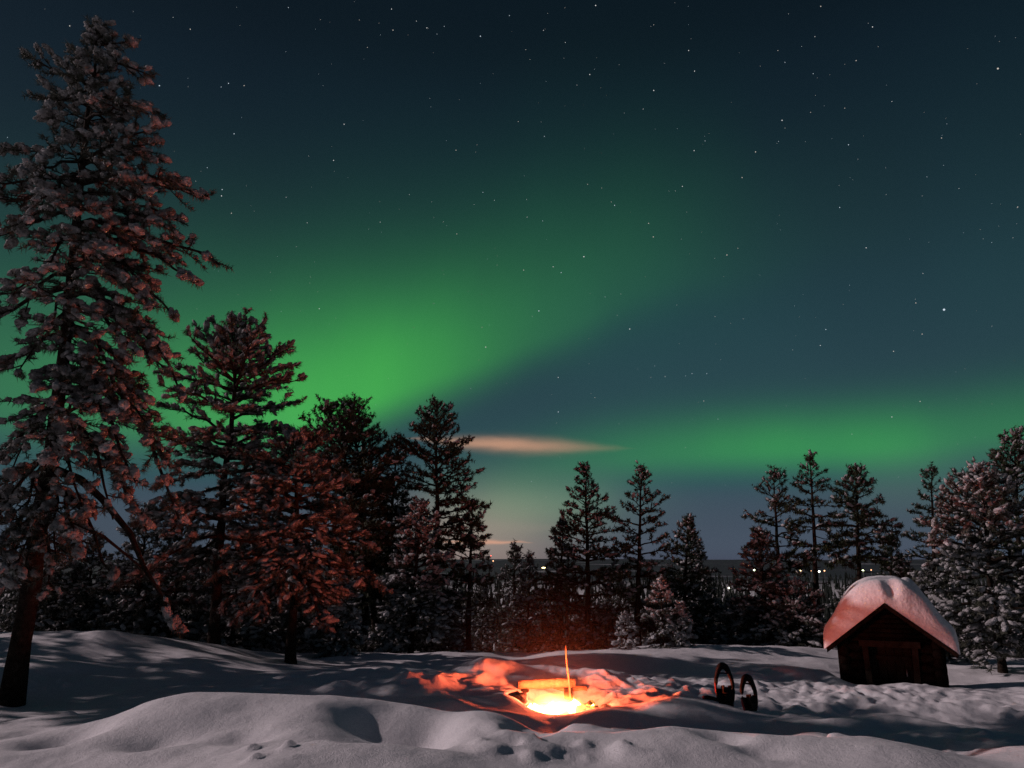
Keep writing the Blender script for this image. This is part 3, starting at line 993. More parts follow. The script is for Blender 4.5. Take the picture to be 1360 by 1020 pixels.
YG = 'young snowy pines along the crest'
small(60, 1.9, [(0, .6), (.3, .62), (.7, .35), (1, .05)], 0.8, 'pale snow-coated young pine just behind the bare trunk of the firelit pine', 445, 17.5, YG, ss=1.1)
small(61, 1.5, [(0, .35), (.4, .38), (.8, .15), (1, .03)], 0.55, 'small snowy sapling, tallest of the tiny trio on the crest', 882, 16.4, YG, tuft=0.11, dz=0.22, nb=5, ss=1.2)
small(62, 0.9, [(0, .35), (.4, .28), (.8, .15), (1, .03)], 0.8, 'small snowy sapling close beside the tallest of the trio on the crest', 907, 16.6, YG, tuft=0.11, dz=0.17, nb=5, ss=1.2)
small(63, 0.75, [(0, .32), (.4, .24), (.8, .1), (1, .03)], 0.85, 'smallest snowy sapling standing alone before the pine with the sideways bough', 832, 16.8, YG, tuft=0.11, dz=0.17, nb=5, ss=1.2)
protoA = small(64, 3.1, [(0, .9), (.3, .95), (.6, .65), (.85, .3), (1, .05)], 0.4, 'bushy dark young pine with snow patches in the crowded wood', 1022, 19.6, YG, tuft=0.148, dz=0.26, nb=6)
protoB = small(65, 3.7, [(0, .75), (.25, .95), (.6, .65), (.85, .35), (1, .05)], 0.32, 'slim dark young pine in the crowded wood', 926, 23, YG, tuft=0.156, dz=0.3, nb=6)
protoC = small(66, 1.75, [(0, 1.0), (.3, 1.0), (.6, .7), (.85, .35), (1, .05)], 0.6, 'low snow-dusted young pine in the crowded wood', 1065, 19, YG, tuft=0.140, dz=0.22, nb=6)
WOOD = 'young pines in the crowded wood beyond the crest'
for p_ in (protoA, protoB, protoC):
    p_['group'] = WOOD
rr = random.Random(8)
spots = []
for px in range(-60, 1430, 44):
    spots.append((px + rr.uniform(-18, 18), rr.uniform(20.5, 23.5), rr.choice([0, 2, 2]), rr.uniform(.75, 1.1)))
for px in range(-80, 1450, 40):
    spots.append((px + rr.uniform(-18, 18), rr.uniform(25, 31), rr.choice([0, 1, 1]), rr.uniform(.85, 1.2)))
for px in range(-80, 1450, 36):
    spots.append((px + rr.uniform(-16, 16), rr.uniform(33, 48), rr.choice([0, 1, 1]), rr.uniform(.9, 1.35)))
# the thicket behind the left rise
for px in range(20, 420, 40):
    spots.append((px + rr.uniform(-12, 12), rr.uniform(17.0, 19.5), rr.choice([0, 2]), rr.uniform(.75, 1.1)))
protos = (protoA, protoB, protoC)
for px, Y, k, s in spots:
    if 640 < px < 740 and Y < 25: continue
    if 1115 < px < 1270 and Y < 19: continue
    o = copy_tree(protos[k])
    x = at(px, 868, Y)[0]
    # keep the view to the far hills open, as in the photograph
    top_lim = at(px, 772, Y)[2]
    z = gz(x, Y) - 0.08
    if z + protos[k].children[0].bound_box[6][2] * s > top_lim and 440 < px < 1185:
        s = max(0.35, (top_lim - z) / 4.2 * rr.uniform(.85, 1.0)) if k else max(0.35, (top_lim - z) / 3.7 * rr.uniform(.85, 1.0))
    o.location = (x, Y, z)
    o.rotation_euler = (0, 0, rr.uniform(0, 6.28))
    o.scale = (s * rr.uniform(.9, 1.1), s * rr.uniform(.9, 1.1), s)
    o['group'] = WOOD

# pines left of and behind the viewpoint, whose shadows fall into the picture
SH = Pine(80, 8.0, 0.26, 0.3, 1.0)
SH.crown([(.2, .9), (.45, 1.25), (.7, .9), (.9, .5), (1, .1)], 0.3, dz=0.5, nb=5, skip=0.1)
sh0 = SH.build('pine_tree', (-13.5, 12.9, 0.2), 'pine outside the picture whose shadow falls on the near snow', 'pines outside the picture')
for x, y, s, rz in [(-15.5, 15.6, 1.0, 1.2), (-12.4, 12.3, 1.55, 2.2), (-14.6, 11.5, 1.35, 3.0), (-19.5, 17.5, 1.1, 4.0)]:  # the two tallest are unseen trees added to shade the nearest pine
    o = copy_tree(sh0)
    o.location = (x, y, 0.2)
    o.scale = (s, s, s)
    o.rotation_euler = (0, 0, rz)

# ------------------------------------------------------------------ far forest, as one mass
ff = MB()
fr_ = rng(99)
N = 5200
Yf = np.exp(fr_.uniform(math.log(55), math.log(900), N))
Xf = fr_.uniform(-0.85, 0.85, N) * Yf
Zf = ground(Xf, Yf, False)
for x, y, z in zip(Xf, Yf, Zf):
    h = fr_.uniform(5, 9.5) * (1 if y > 80 else 0.75)
    w = h * fr_.uniform(0.13, 0.2)
    ns, nl = 6, 5
    ph = fr_.uniform(0, 6.28)
    vs, ts = [], []
    for l in range(nl):
        zb = z + h * (0.12 + 0.72 * l / nl)
        rb = w * (1 - l / nl) ** 0.8
        n0 = len(vs)
        vs.append((x + fr_.normal(0, 0.05), y, zb + h * 0.30))
        for a in range(ns):
            q = rb * fr_.uniform(0.55, 1.25)
            an = ph + l + a * 2 * math.pi / ns
            vs.append((x + math.cos(an) * q, y + math.sin(an) * q, zb + fr_.uniform(-.04, .04) * h))
        for a in range(ns):
            ts.append((n0, n0 + 1 + a, n0 + 1 + (a + 1) % ns))
    ff.add(vs, ts)
o = ff.build('far_forest', M_FAR, None, smooth=False)
tag(o, 'dark mass of far conifers filling the valley below the horizon', 'forest', kind='stuff')

# ------------------------------------------------------------------ lamps far off in the valley
def far_lamp(px, py, Y, rad, mat, label, cat='lamp', wide=1.0):
    p = at(px, py, Y)
    g0 = float(ground([p[0]], [p[1]], False)[0])
    rad *= 0.8
    root = empty('street_lamp', (p[0], p[1], g0))
    tag(root, label, cat, 'lights far off in the valley')
    h = p[2] - g0
    a = MB()
    a.tube([(0, 0, 0), (0, 0, h * .5), (0, 0, h - rad)], [0.12, 0.10, 0.08], 6)
    a.build('pole', M_STEEL, root)
    b = MB()
    b.blob((0, 0, h), (rad * wide, rad, rad * 0.8), 1, 0.02, 1)
    b.build('lamp_head', mat, root)


L_Y = emitter('lamp_yellow', (1.0, 0.78, 0.35), 7)
L_W = emitter('lamp_white', (1.0, 0.95, 0.7), 9)
L_G = emitter('lamp_greenish', (0.9, 1.0, 0.6), 9)
L_R = emitter('lamp_red', (1.0, 0.08, 0.05), 5)
L_O = emitter('lamp_orange', (1.0, 0.5, 0.25), 3.2)
for args in [
    (652, 738, 480, 0.45, L_R, 'red beacon light, upper of two by the slender pine'),
    (655, 745, 480, 0.5, L_O, 'dim orange light just under the red beacon'),
    (722, 754, 480, 0.6, L_Y, 'wide yellow light in the gap between small pines and the airy spire', 'lamp', 2.6),
    (887, 777, 300, 0.55, L_W, 'yellow-white light low beside the mid-sized pointed pine'),
    (1002, 757, 480, 0.85, L_G, 'bright greenish lamp beside the first tall pine left of the shed'),
    (1057, 759, 480, 0.6, L_Y, 'first lamp of the close yellow pair between two tall pines'),
    (1063, 758, 480, 0.6, L_Y, 'second lamp of the close yellow pair between two tall pines'),
    (1077, 758, 480, 0.5, L_O, 'dim orange lamp beside the slim bare trunk'),
    (1083, 759, 480, 0.55, L_O, 'orange lamp between the slim trunk and the white lamp'),
    (1088, 759, 480, 0.75, L_W, 'white lamp in the short row beyond the slim trunk'),
    (1095, 758, 480, 0.6, L_O, 'last warm lamp of the short row beyond the slim trunk'),
    (1146, 758, 480, 0.85, L_G, 'bright lamp just above the snowy shed roof'),
    (1157, 757, 480, 0.5, L_O, 'dim orange lamp next to the bright lamp over the shed'),
    (968, 781, 300, 0.42, L_W, 'small white light among dark trees below the pale bog'),
    (971, 776, 300, 0.35, L_O, 'faint orange light above the small white one'),
    (530, 770, 300, 0.42, L_W, 'single white light seen low through the dark pines'),
]:
    far_lamp(*args)

# ------------------------------------------------------------------ stars
big_stars = [(1170, 736, 8), (1298, 163, 4), (785, 286, 2), (722, 361, 2), (314, 610, 2.6), (654, 606, 2), (207, 739, 2), (423, 782, 2), (342, 13, 2), (68, 86, 1.7),
             (137, 37, 1), (218, 72, 1), (270, 101, 1), (176, 118, 1), (480, 59, 1), (563, 120, 1.3), (577, 169, 1.4), (775, 120, 1), (792, 148, 1), (863, 87, .9), (877, 15, 1.5), (1000, 64, 1.4), (961, 144, 1.3),
             (576, 358, 1.5), (602, 335, 1), (480, 215, 1.8), (328, 177, 1.5), (690, 422, 1.6), (548, 443, 1.3), (943, 344, 1.2), (1164, 328, 1.3), (1046, 241, 1), (934, 257, 1.1), (853, 267, 1), (859, 175, 1), (922, 493, 1.2),
             (468, 531, 1.7), (479, 563, 1.8), (387, 488, 1.3), (379, 480, 1), (680, 590, 1), (985, 589, 1.5), (81, 825, 1.7), (171, 642, 1.5), (241, 634, 1.2), (260, 648, 1.2), (72, 778, 1.1), (253, 897, 1.2), (340, 945, 1),
             (253, 979, 1.5), (599, 953, 1.2), (1113, 954, 1.5), (1046, 991, 1.4), (1103, 720, 1.5), (1118, 794, 1.4), (889, 783, 1.2), (876, 821, 1.3), (1050, 835, 1.6), (179, 516, 1), (216, 525, 1), (12, 556, 1.2), (10, 357, 1.2),
             (158, 289, 1), (220, 324, 1), (323, 438, 1.1), (74, 457, 1), (455, 259, 1), (1345, 492, 1.2), (571, 888, 1), (606, 888, 1), (507, 895, 1), (473, 897, .9), (1120, 650, .8)]
st = [(600 + a * .5588, b * .5588, s) for a, b, s in big_stars]
st += [(a * .441, b * .441, s) for a, b, s in [(210, 78, 1.5), (573, 88, 1.4), (688, 251, 1.4), (735, 258, 1.4), (480, 258, 1.8), (393, 383, 1.8), (705, 403, 1.4), (624, 505, 1), (669, 571, 1.4), (667, 590, 1.8), (697, 642, 1.3), (412, 190, 1.3), (666, 262, 1)]]
st += [(520, 12, 1.2), (522, 40, 1.5), (553, 28, 1), (567, 37, 1.4), (457, 165, 1.4), (443, 213, 1.4), (488, 63, 1), (590, 35, .9), (383, 10, 1), (625, 516, 1), (424, 410, 1.2), (576, 403, 1), (505, 295, 1), (408, 296, 1), (380, 262, .9), (645, 461, 1.4)]
sr = rng(4)
for k in range(1500):
    px, py = sr.uniform(-500, 1900), sr.uniform(-500, 730) 
    if sr.random() < (py / 760) ** 2 * 0.8: continue
    st.append((px, py, 0.22 + 0.5 * sr.random() ** 4))
DS = 9000.0
sm = [MB(), MB(), MB()]
ov, of = ICO[0]
for px, py, s in st:
    d = ray(px, py)
    d = d / np.linalg.norm(d)
    radius = DS / FPX * 0.46 * math.sqrt(s) * (1.0 if s > 1.15 else 0.85)
    sm[int(sr.integers(0, 3))].add(CAM + d * DS + ov * radius, of)
star_mats = [emitter('star_white', (1, 1, 1), 0.75), emitter('star_blue', (0.75, 0.88, 1.0), 0.85), emitter('star_warm', (1.0, 0.9, 0.8), 0.6)]
whole = MB()
for b in sm:
    whole.n and None
so = []
for b, mt in zip(sm, star_mats):
    mt.cycles.emission_sampling = 'NONE'
    so.append(b.build('stars', mt, None))
for o_, w_ in zip(so, ('white', 'bluish', 'warm-tinted')):
    tag(o_, 'countless tiny %s stars scattered over the night sky' % w_, 'stars', kind='stuff')

# ------------------------------------------------------------------ the shed
sh_c = at(1186, 912, 13.1)
shed = empty('wooden_shed', (sh_c[0], sh_c[1], -0.30), R(-25))
tag(shed, 'small dark log shed with a gable roof under a thick pinkish snow cap', 'shed')
W, D_, EH, RH = 0.67, 0.75, 0.86, 1.38     # half width, half depth, eave height, ridge height
wall = MB()
# log courses: rounded logs lying on each other, crossing at the corners
nlog = 6
lh = EH / nlog
for k in range(nlog):
    z = lh * (k + 0.5)
    for sy in (-1, 1):
        if sy == -1:
            for x0, x1 in ((-W - .10, -0.36), (0.36, W + .10)):
                wall.tube([(x0, sy * D_, z), ((x0 + x1) / 2, sy * D_, z), (x1, sy * D_, z)], lh * 0.56, 8)
        else:
            wall.tube([(-W - .10, sy * D_, z), (0, sy * D_, z), (W + .10, sy * D_, z)], lh * 0.56, 8)
    for sx in (-1, 1):
        wall.tube([(sx * W, -D_ - .10, z + lh * .5), (sx * W, 0, z + lh * .5), (sx * W, D_ + .10, z + lh * .5)], lh * 0.56, 8)
wall.build('wall', M_SHED, shed)
for sy, nm in ((-1, 'gable'), (1, 'gable')):
    gb = MB()
    nb_ = 7
    for k in range(nb_):
        z0 = EH + (RH - EH) * k / nb_
        z1 = EH + (RH - EH) * (k + 1) / nb_
        hw = (W + .05) * (1 - (k + 0.35) / nb_)
        gb.tube([(-hw, sy * (D_ + 0.003), (z0 + z1) / 2), (0, sy * (D_ + .003), (z0 + z1) / 2), (hw, sy * (D_ + .003), (z0 + z1) / 2)], (z1 - z0) * 0.55, 8)
    gb.build(nm, M_SHED, shed)
fm = MB()
for sx in (-1, 1):
    fm.box((sx * 0.345, -D_ - 0.075, 0.40), (0.085, 0.07, 0.80), ry=sx * 0.03)
fm.box((0, -D_ - 0.078, 0.845), (0.88, 0.075, 0.10))
fm.build('door_frame', M_FASCIA, shed, smooth=False)
dr = MB()
for k in range(5):
    dr.box((-0.248 + k * 0.124, -D_ + 0.06, 0.395), (0.116, 0.03, 0.78))
for z in (0.18, 0.62):
    dr.box((0, -D_ + 0.030, z), (0.59, 0.028, 0.07))
door = dr.build('door', M_DARKWOOD, shed, smooth=False)
hd = MB()
hd.tube([(0.21, -D_ + 0.012, 0.36), (0.21, -D_ - 0.015, 0.40), (0.21, -D_ + 0.012, 0.46)], 0.010, 6)
hd.build('handle', M_STEEL, door)
# roof: two boarded slopes with barge boards
OH, OV = 0.23, 0.24          # side and front overhang
sl = (RH - EH) / W
rx_ = W + OH
zr = lambda x: RH + 0.06 - sl * abs(x)
rf = MB()
for sx in (-1, 1):
    n_b = 9
    for k in range(n_b):
        y0 = -(D_ + OV) + (2 * D_ + 2 * OV) * k / n_b
        y1 = -(D_ + OV) + (2 * D_ + 2 * OV) * (k + 1) / n_b - 0.006
        x0, x1 = sx * 0.004, sx * rx_
        v = [(x0, y0, zr(0)), (x1, y0, zr(rx_)), (x1, y1, zr(rx_)), (x0, y1, zr(0)), (x0, y0, zr(0) + .035), (x1, y0, zr(rx_) + .035), (x1, y1, zr(rx_) + .035), (x0, y1, zr(0) + .035)]
        q = [(0, 1, 2, 3), (4, 7, 6, 5), (0, 4, 5, 1), (1, 5, 6, 2), (2, 6, 7, 3), (3, 7, 4, 0)]
        rf.add(v, None, q)
roof = rf.build('roof', M_SHED, shed, smooth=False)
for sx in (-1, 1):
    bb = MB()
    y0 = -(D_ + OV) - 0.028
    x0, x1 = sx * 0.0, sx * (rx_ + .02)
    a0, a1 = zr(0) - .035, zr(rx_ + .02) - .035
    b0, b1 = zr(0) + .045, zr(rx_ + .02) + .045
    bb.add([(x0, y0, a0), (x1, y0, a1), (x1, y0, b1), (x0, y0, b0), (x0, y0 + .025, a0), (x1, y0 + .025, a1), (x1, y0 + .025, b1), (x0, y0 + .025, b0)], None,
           [(0, 1, 2, 3), (4, 7, 6, 5), (0, 4, 5, 1), (1, 5, 6, 2), (2, 6, 7, 3), (3, 7, 4, 0)])
    bb.build('barge_board', M_FASCIA if sx > 0 else M_SHED, roof, smooth=False)
# snow cap, a closed pillow moulded over both slopes
nu, nv = 90, 80
uu = np.linspace(-1, 1, nu)
vv = np.linspace(0, 1, nv)
UU, VV = np.meshgrid(uu, vv)
xw = rx_ + 0.05
X_ = UU * xw
Y_ = -(D_ + OV) - 0.02 + VV * (2 * D_ + 2 * OV + 0.06)
edge = np.clip((1 - np.abs(UU) ** 3.2), 0, 1) ** 0.45
fb = np.clip(1 - (np.clip(1 - VV / 0.17, 0, 1)) ** 2.2, 0, 1) ** 0.55
bk = np.clip(1 - (np.clip((VV - 0.8) / 0.2, 0, 1)) ** 2, 0, 1) ** 0.5
lump = 0.13 * (vnoise2((X_ * 1.9).ravel() + 3, (Y_ * 1.6).ravel(), 21).reshape(X_.shape) - 0.5) + 0.12 * (vnoise2((X_ * 4.2).ravel() + 9, (Y_ * 3.6).ravel(), 22).reshape(X_.shape) - 0.5)
arch = RH + 0.06 + 0.43 - 0.62 * np.abs(UU - 0.06) ** 2.4          # the top of the cap is one broad arch
dome = arch - (RH + 0.098 - sl * np.abs(X_)) + lump * (0.6 + 0.8 * sstep(-.1, .4, UU))
notch = 0.20 * np.exp(-((UU - 0.14) / 0.12) ** 2) * np.exp(-((VV - 0.05) / 0.07) ** 2)
th = (dome - notch) * edge * fb * bk
th = np.maximum(th, 0.012)
# a slight overhang at the eaves
Xo = X_ + np.sign(UU) * 0.07 * np.exp(-((np.abs(UU) - 0.93) / 0.07) ** 2) * fb * bk
base_z = RH + 0.06 + 0.038 - sl * np.sqrt(X_ ** 2 + 0.0) 
base_z2 = RH + 0.06 + 0.038 - sl * np.abs(X_)
Zt = base_z2 + th
sc_ = MB()
ii = np.arange(nv - 1)[:, None] * nu
jj = np.arange(nu - 1)[None, :]
q = np.stack([ii + jj, ii + jj + 1, ii + nu + jj + 1, ii + nu + jj], -1).reshape(-1, 4)
top = np.stack([Xo.ravel(), Y_.ravel(), Zt.ravel()], -1)
bot = np.stack([X_.ravel(), Y_.ravel(), (base_z2 + 0.004).ravel()], -1)
nn = len(top)
ring = list(range(0, nu)) + [k * nu + nu - 1 for k in range(1, nv)] + [(nv - 1) * nu + k for k in range(nu - 2, -1, -1)] + [k * nu for k in range(nv - 2, 0, -1)]
sq = [(ring[k], ring[(k + 1) % len(ring)], nn + ring[(k + 1) % len(ring)], nn + ring[k]) for k in range(len(ring))]
sc_.add(np.vstack([top, bot]), None, np.vstack([q, q[:, ::-1] + nn, np.array(sq)[:, ::-1]]))
sc_.build('snow_cap', M_ROOFSNOW, roof)

# ------------------------------------------------------------------ snowshoes
def snowshoe(px, py, Y, height, width, yaw, tilt, roll, label, red):
    p = at(px, py, Y)
    z = gz(p[0], p[1]) - 0.05
    root = empty('snowshoe', (p[0], p[1], z))
    root.rotation_euler = (tilt, roll, yaw)
    tag(root, label, 'snowshoe', 'snowshoes stuck upright in the snow')
    Ht, w = height, width / 2
    # outline in the x-z plane, blunt toe at the top, narrower tail in the snow
    a = np.linspace(0, 2 * math.pi, 49)[:-1]
    ox = w * np.sign(np.cos(a)) * np.abs(np.cos(a)) ** 0.8
    zz = Ht * 0.5 + Ht * 0.5 * np.sign(np.sin(a)) * np.abs(np.sin(a)) ** 0.85
    taper = np.interp(zz / Ht, [0, .3, .65, .9, 1], [0.8, 1.0, 1.0, 0.80, 0.72])
    ox = ox * taper
    fm = MB()
    pts = np.stack([ox, np.zeros_like(ox), zz], -1)
    loop = np.vstack([pts, pts[:1]])
    thick = np.interp(loop[:, 2] / Ht, [0, .5, .85, 1], [0.020, 0.021, 0.030, 0.044])
    fm.tube(loop, thick, 8, cap=False)
    fm.build('frame', M_PLASTIC, root)
    cb = MB()
    cz = Ht * 0.80
    cw = w * 0.94
    cb.tube([(-cw, 0, cz), (-cw * .5, 0, cz + .012), (0, 0, cz + .016), (cw * .5, 0, cz + .012), (cw, 0, cz)], 0.010, 6)
    cb.build('crossbar', M_PLASTIC, root)
    dk = MB()
    dz0, dz1 = Ht * 0.04, Ht * 0.50
    n = 10
    for s in (-1, 1):
        dk.box((s * w * 0.68, 0, Ht * 0.25), (w * 0.36, 0.014, Ht * 0.42))
    dk.box((0, 0, Ht * 0.24), (w * 1.2, 0.016, Ht * 0.34))
    dk.box((0, 0.003, Ht * 0.41), (w * 1.0, 0.016, Ht * 0.07))
    dk.build('deck', M_PLASTIC, root, smooth=False)
    bd = MB()
    bd.box((0, -0.035, Ht * 0.43), (w * 0.95, 0.06, Ht * 0.13))
    bd.box((-w * .42, -0.045, Ht * 0.50), (0.018, 0.07, Ht * 0.07), ry=-0.2)
    bd.box((w * .42, -0.045, Ht * 0.50), (0.018, 0.07, Ht * 0.07), ry=0.2)
    bd.box((0, -0.05, Ht * 0.24), (w * 0.7, 0.06, Ht * 0.14))
    b = bd.build('binding', M_PLASTIC, root, smooth=False)
    sp = MB()
    sp.tube([(-w * .5, -0.02, Ht * .36), (-w * .2, -0.09, Ht * .355), (w * .2, -0.09, Ht * .355), (w * .5, -0.02, Ht * .36)], 0.010, 6)
    sp.build('strap', M_PLASTIC, b)
    rd = MB()
    zq = np.linspace(*red, 8)
    xq = -w * np.interp(zq, [0, .3, .65, .9, 1], [0.6, 1.0, 0.97, 0.66, 0.4])
    rd.tube(np.stack([xq - 0.012, np.full(8, -0.004), zq * Ht], -1), 0.014, 6)
    rd.build('firelight_strip', M_RED, root)  # red colour along this edge stands in for firelight


snowshoe(965, 938, 9.72, 0.50, 0.225, R(12), R(-12), R(4), 'larger black snowshoe stuck upright in the snow, facing the fire square on', (0.36, 0.6))
snowshoe(997, 944, 9.58, 0.43, 0.225, R(27), R(-12), R(9), 'smaller turned black snowshoe with a red-lit edge, nearer the shed', (0.10, 0.40))
# the dark tip lying in the snow beside them
p = at(945, 936, 9.72)
pe = empty('ski_pole', (p[0], p[1], gz(p[0], p[1]) + 0.02), R(12))
tag(pe, 'short black pole grip lying in the snow next to the larger snowshoe', 'pole')
a = MB()
a.tube([(-0.09, 0, 0.035), (-0.05, 0, 0.035), (0.03, 0, 0.02), (0.12, 0, -0.01), (0.4, 0, -0.16)], [0.020, 0.026, 0.024, 0.020, 0.012], 8)
a.build('grip', M_PLASTIC, pe)
a = MB()
a.blob((-0.098, 0, 0.035), (0.018, 0.024, 0.024), 3, 0.05, 1)
a.build('end_cap', M_RED, pe)

# ------------------------------------------------------------------ the campfire
fc = at(742, 935, 9.95)
fx, fy, fz = fc[0], fc[1], gz(fc[0], fc[1])
fire = empty('campfire', (fx, fy, fz))
tag(fire, 'blazing campfire of crossed logs and low flames in a snow pit', 'campfire')


def flame_material():
    m = bpy.data.materials.new('flames')
    m.use_nodes = True
    nt = m.node_tree
    nt.nodes.clear()
    E.tree = nt
    t = nt.nodes.new('ShaderNodeTexCoord')
    s = nt.nodes.new('ShaderNodeSeparateXYZ')
    nt.links.new(t.outputs['Object'], s.inputs[0])
    h = E.op('MULTIPLY', E(s.outputs[2]), 2.6, clamp=True)
    n = nt.nodes.new('ShaderNodeTexNoise')
    n.inputs['Scale'].default_value = 9
    n.inputs['Detail'].default_value = 4
    nt.links.new(t.outputs['Object'], n.inputs['Vector'])
    v = h + (E(n.outputs['Fac']) - 0.5) * 0.9
    r = ramp(nt, v.s, [(0.0, (1.0, 0.62, 0.22)), (0.45, (1.0, 0.50, 0.12)), (0.8, (1.0, 0.30, 0.04)), (1.0, (0.9, 0.14, 0.02))])
    e = nt.nodes.new('ShaderNodeEmission')
    nt.links.new(r.outputs[0], e.inputs[0])
    st_ = E.op('SUBTRACT', 1.0, v * 0.75, clamp=True) * 16.0 + 1.6
    nt.links.new(st_.s, e.inputs[1])
    tr_ = nt.nodes.new('ShaderNodeBsdfTransparent')
    ad = nt.nodes.new('ShaderNodeAddShader')
    nt.links.new(e.outputs[0], ad.inputs[0])
    nt.links.new(tr_.outputs[0], ad.inputs[1])
    o = nt.nodes.new('ShaderNodeOutputMaterial')
    nt.links.new(ad.outputs[0], o.inputs[0])
    m.cycles.emission_sampling = 'NONE'
    return m


M_FLAME = flame_material()
M_EMBER = emitter('embers', (1.0, 0.22, 0.03), 5)
M_EMBER.cycles.emission_sampling = 'NONE'


def charred():
    m, nt, b = material('charred_logs')
    n = noise_node(nt, 7.0, 4.0)
    r = ramp(nt, n.outputs['Fac'], [(0.35, (0.02, 0.014, 0.01)), (0.6, (0.10, 0.06, 0.04))])
    nt.links.new(r.outputs[0], b.inputs['Base Color'])
    b.inputs['Roughness'].default_value = 0.9
    n2 = noise_node(nt, 11.0, 3.0)
    r2 = ramp(nt, n2.outputs['Fac'], [(0.44, (0, 0, 0)), (0.60, (1.0, 0.42, 0.08))])
    nt.links.new(r2.outputs[0], b.inputs['Emission Color'])
    b.inputs['Emission Strength'].default_value = 3.0
    m.cycles.emission_sampling = 'NONE'
    return m


M_CHAR = charred()
fr2 = rng(17)
for k, (x0, y0, z0, x1, y1, z1, rr_) in enumerate([
        (-0.50, -0.05, 0.12, 0.15, 0.10, 0.16, 0.055), (-0.35, 0.18, 0.10, 0.48, -0.08, 0.20, 0.060), (-0.05, -0.2, 0.07, 0.45, 0.22, 0.22, 0.050),
        (-0.42, 0.12, 0.20, 0.25, 0.16, 0.26, 0.045), (0.1, 0.25, 0.1, 0.56, -0.1, 0.14, 0.050)]):
    b = MB()
    s = np.linspace(0, 1, 9)[:, None]
    z0, z1 = z0 * 0.55, z1 * 0.6
    pts = np.array([x0, y0, z0]) * (1 - s) + np.array([x1, y1, z1]) * s + fr2.normal(0, 0.006, (9, 3))
    b.tube(pts, rr_ * (1 + fr2.normal(0, 0.06, 9)), 9)
    b.build('log', M_CHAR, fire)
b = MB()
for k in range(30):
    an, rd = fr2.uniform(0, 6.28), fr2.uniform(0, 0.42) 
    b.blob((math.cos(an) * rd, math.sin(an) * rd * 0.6, 0.03 + fr2.uniform(0, .03)), (0.05, 0.045, 0.03), k, 0.2, 1)
b.build('embers', M_EMBER, fire)


def flame(x, y, z, h, w, seed, lean):
    r = rng(seed)
    n, m = 14, 12
    s = np.linspace(0, 1, m)
    prof = w * np.sin(np.pi * (0.12 + 0.88 * s) ** 0.62) ** 0.9 * (1 - s * 0.25)
    prof[-1] = 0.002
    cx = np.cumsum(r.normal(0, 0.012, m)) + lean * s ** 1.5
    cyy = np.cumsum(r.normal(0, 0.008, m))
    a = np.arange(n) * 2 * math.pi / n
    wob = 1 + 0.25 * np.sin(3 * a[None] + 4 * s[:, None] + r.uniform(0, 6)) * s[:, None]
    v = np.stack([x + cx[:, None] + prof[:, None] * wob * np.cos(a)[None], y + cyy[:, None] + prof[:, None] * wob * np.sin(a)[None] * .8, np.broadcast_to(z + h * s[:, None], (m, n))], -1)
    i = np.arange(m - 1)[:, None] * n
    j = np.arange(n)[None]
    q = np.stack([i + j, i + (j + 1) % n, i + n + (j + 1) % n, i + n + j], -1).reshape(-1, 4)
    b = MB()
    b.add(v.reshape(-1, 3), None, q)
    b.build('flame', M_FLAME, fire)


for k, (x, y, z, h, w, le) in enumerate([(-0.04, -0.05, 0.02, 0.20, 0.17, .02), (-0.20, 0.0, 0.03, 0.16, 0.13, -.02), (0.13, 0.0, 0.03, 0.21, 0.15, .03), (0.27, 0.05, 0.04, 0.16, 0.10, .04),
                                         (-0.36, 0.04, 0.05, 0.13, 0.07, .02), (0.40, 0.0, 0.06, 0.12, 0.07, .03)]):
    flame(x, y, z, h, w, 300 + k, le)


def soft_ball(name, mat_name, loc, size, density, colour, emis, emis_col, power, parent=None):
    """a ball of burning gas or smoke, densest at its heart"""
    b = MB()
    b.add(ICO[3][0], ICO[3][1])
    o = b.build(name, M_SNOW, parent)
    o.location = loc
    o.scale = size
    m = bpy.data.materials.new(mat_name)
    m.use_nodes = True
    nt = m.node_tree
    nt.nodes.clear()
    E.tree = nt
    t = nt.nodes.new('ShaderNodeTexCoord')
    ln = nt.nodes.new('ShaderNodeVectorMath')
    ln.operation = 'LENGTH'
    nt.links.new(t.outputs['Object'], ln.inputs[0])
    f = E.op('POWER', E.op('SUBTRACT', 1.0, E(ln.outputs['Value']), clamp=True), power)
    v = nt.nodes.new('ShaderNodeVolumePrincipled')
    v.inputs['Color'].default_value = (*colour, 1)
    nt.links.new((f * density).s, v.inputs['Density'])
    if emis:
        nt.links.new((f * emis).s, v.inputs['Emission Strength'])
        v.inputs['Emission Color'].default_value = (*emis_col, 1)
    om = nt.nodes.new('ShaderNodeOutputMaterial')
    nt.links.new(v.outputs[0], om.inputs['Volume'])
    m.cycles.emission_sampling = 'NONE'
    o.data.materials[0] = m
    return o


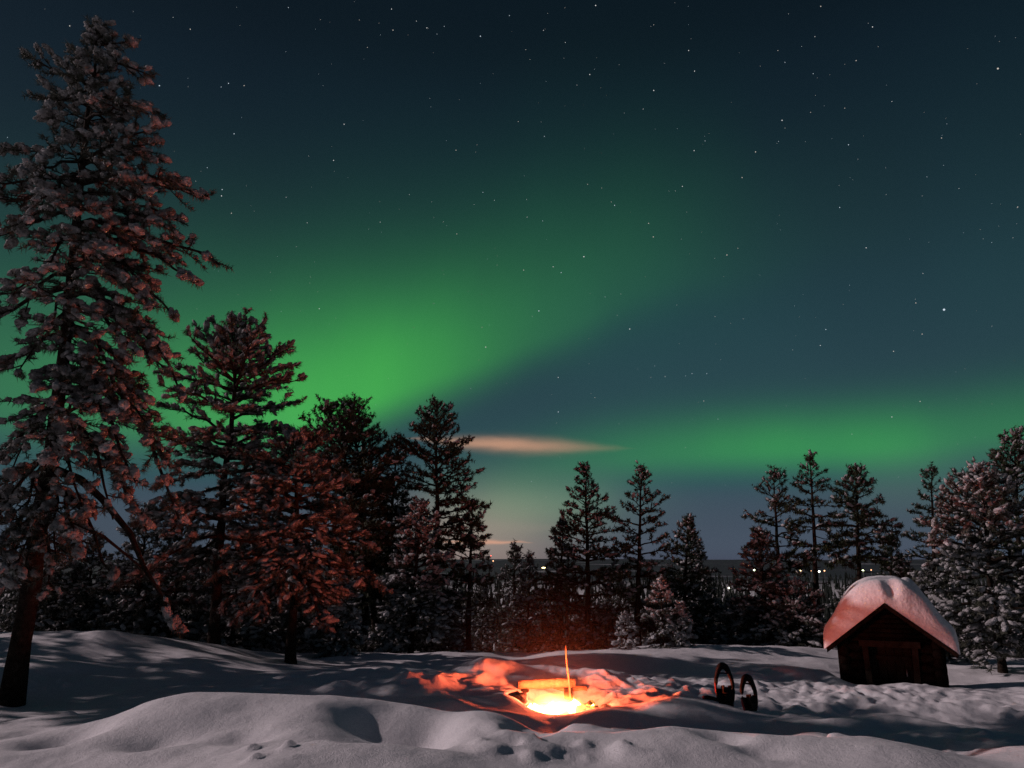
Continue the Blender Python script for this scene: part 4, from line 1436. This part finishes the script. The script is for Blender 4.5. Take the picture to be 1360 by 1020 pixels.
soft_ball('flame', 'burning_gas', (-0.02, -0.08, 0.09), (0.44, 0.32, 0.27), 0.0, (1, 1, 1), 190.0, (1.0, 0.36, 0.06), 2.2, fire)
fl = bpy.data.lights.new('fire_light', 'POINT')
fl.energy = 860
fl.color = (1.0, 0.125, 0.048)
fl.shadow_soft_size = 0.17
flo = bpy.data.objects.new('fire_light', fl)
COL.objects.link(flo)
flo.location = (fx, fy - 0.06, fz + 0.16)
for k, (x, y, sx, sy, sz) in enumerate([(-0.52, -0.22, .13, .10, .10), (0.60, 0.02, .07, .06, .05)]):
    b = MB()
    b.blob((0, 0, 0), (sx, sy, sz), 70 + k, 0.3, 2)
    o = b.build('hearth_stone', M_STONE)
    o.location = (fx + x, fy + y, gz(fx + x, fy + y) + sz * 0.45)
    tag(o, ['largest dark angular stone on the near lip of the fire', 'small stone past the log ends on the shed side of the fire'][k], 'stone', 'stones round the campfire')

# plank bench behind the fire, face lit by it
bx = at(726, 910, 10.75)
bz = gz(bx[0], bx[1])
bench = empty('log_bench', (bx[0], bx[1], bz), R(3))
tag(bench, 'low split-log bench glowing in the firelight behind the flames', 'bench')
b = MB()
s = np.linspace(-0.39, 0.39, 11)
top_z = at(726, 908, 10.75)[2] - bz
b.tube(np.stack([s, np.zeros(11), top_z + 0.01 * np.sin(s * 4)], -1), 0.062 + 0.004 * np.cos(s * 9), 10)
b.build('seat', M_CUT, bench)
for sx in (-0.30, 0.30):
    b = MB()
    b.tube([(sx, 0.02, -0.15), (sx, 0.02, 0.05), (sx, 0.02, top_z - 0.055)], 0.06, 9)
    b.build('leg', M_BARK, bench)
b2 = at(768, 916, 10.9)
b2z = gz(b2[0], b2[1])
lg = MB()
lg.tube([(-0.35, 0.12, 0), (-0.1, 0.02, 0), (0.12, 0, 0.0)], [0.055, 0.055, 0.05], 9)
o = lg.build('loose_log', M_CUT)
o.location = (b2[0], b2[1], b2[2])
tag(o, 'shorter log poking out past the stick end of the firelit bench', 'log')
# the stick standing in the snow by the bench
s0, s1 = at(757, 925, 10.55), at(751, 857, 10.6)
sk = MB()
tt_ = np.linspace(-0.12, 1, 8)[:, None]
sk.tube(s0 * (1 - tt_) + s1 * tt_ + np.array([0.006, 0, 0]) * np.sin(tt_ * 7), np.linspace(0.017, 0.010, 8), 7)
o = sk.build('roasting_stick', M_STICK)
tag(o, 'thin firelit stick standing upright beside the bench', 'stick')

# thin smoke hanging round the fire, lit by it; added for the fire's bloom too
smo = soft_ball('smoke', 'smoke', (fx, fy + 0.1, fz + 0.40), (2.3, 2.1, 2.0), 0.017, (0.8, 0.78, 0.75), 0, None, 2.6)
tag(smo, 'thin smoke glowing red round the campfire', 'smoke', kind='stuff')
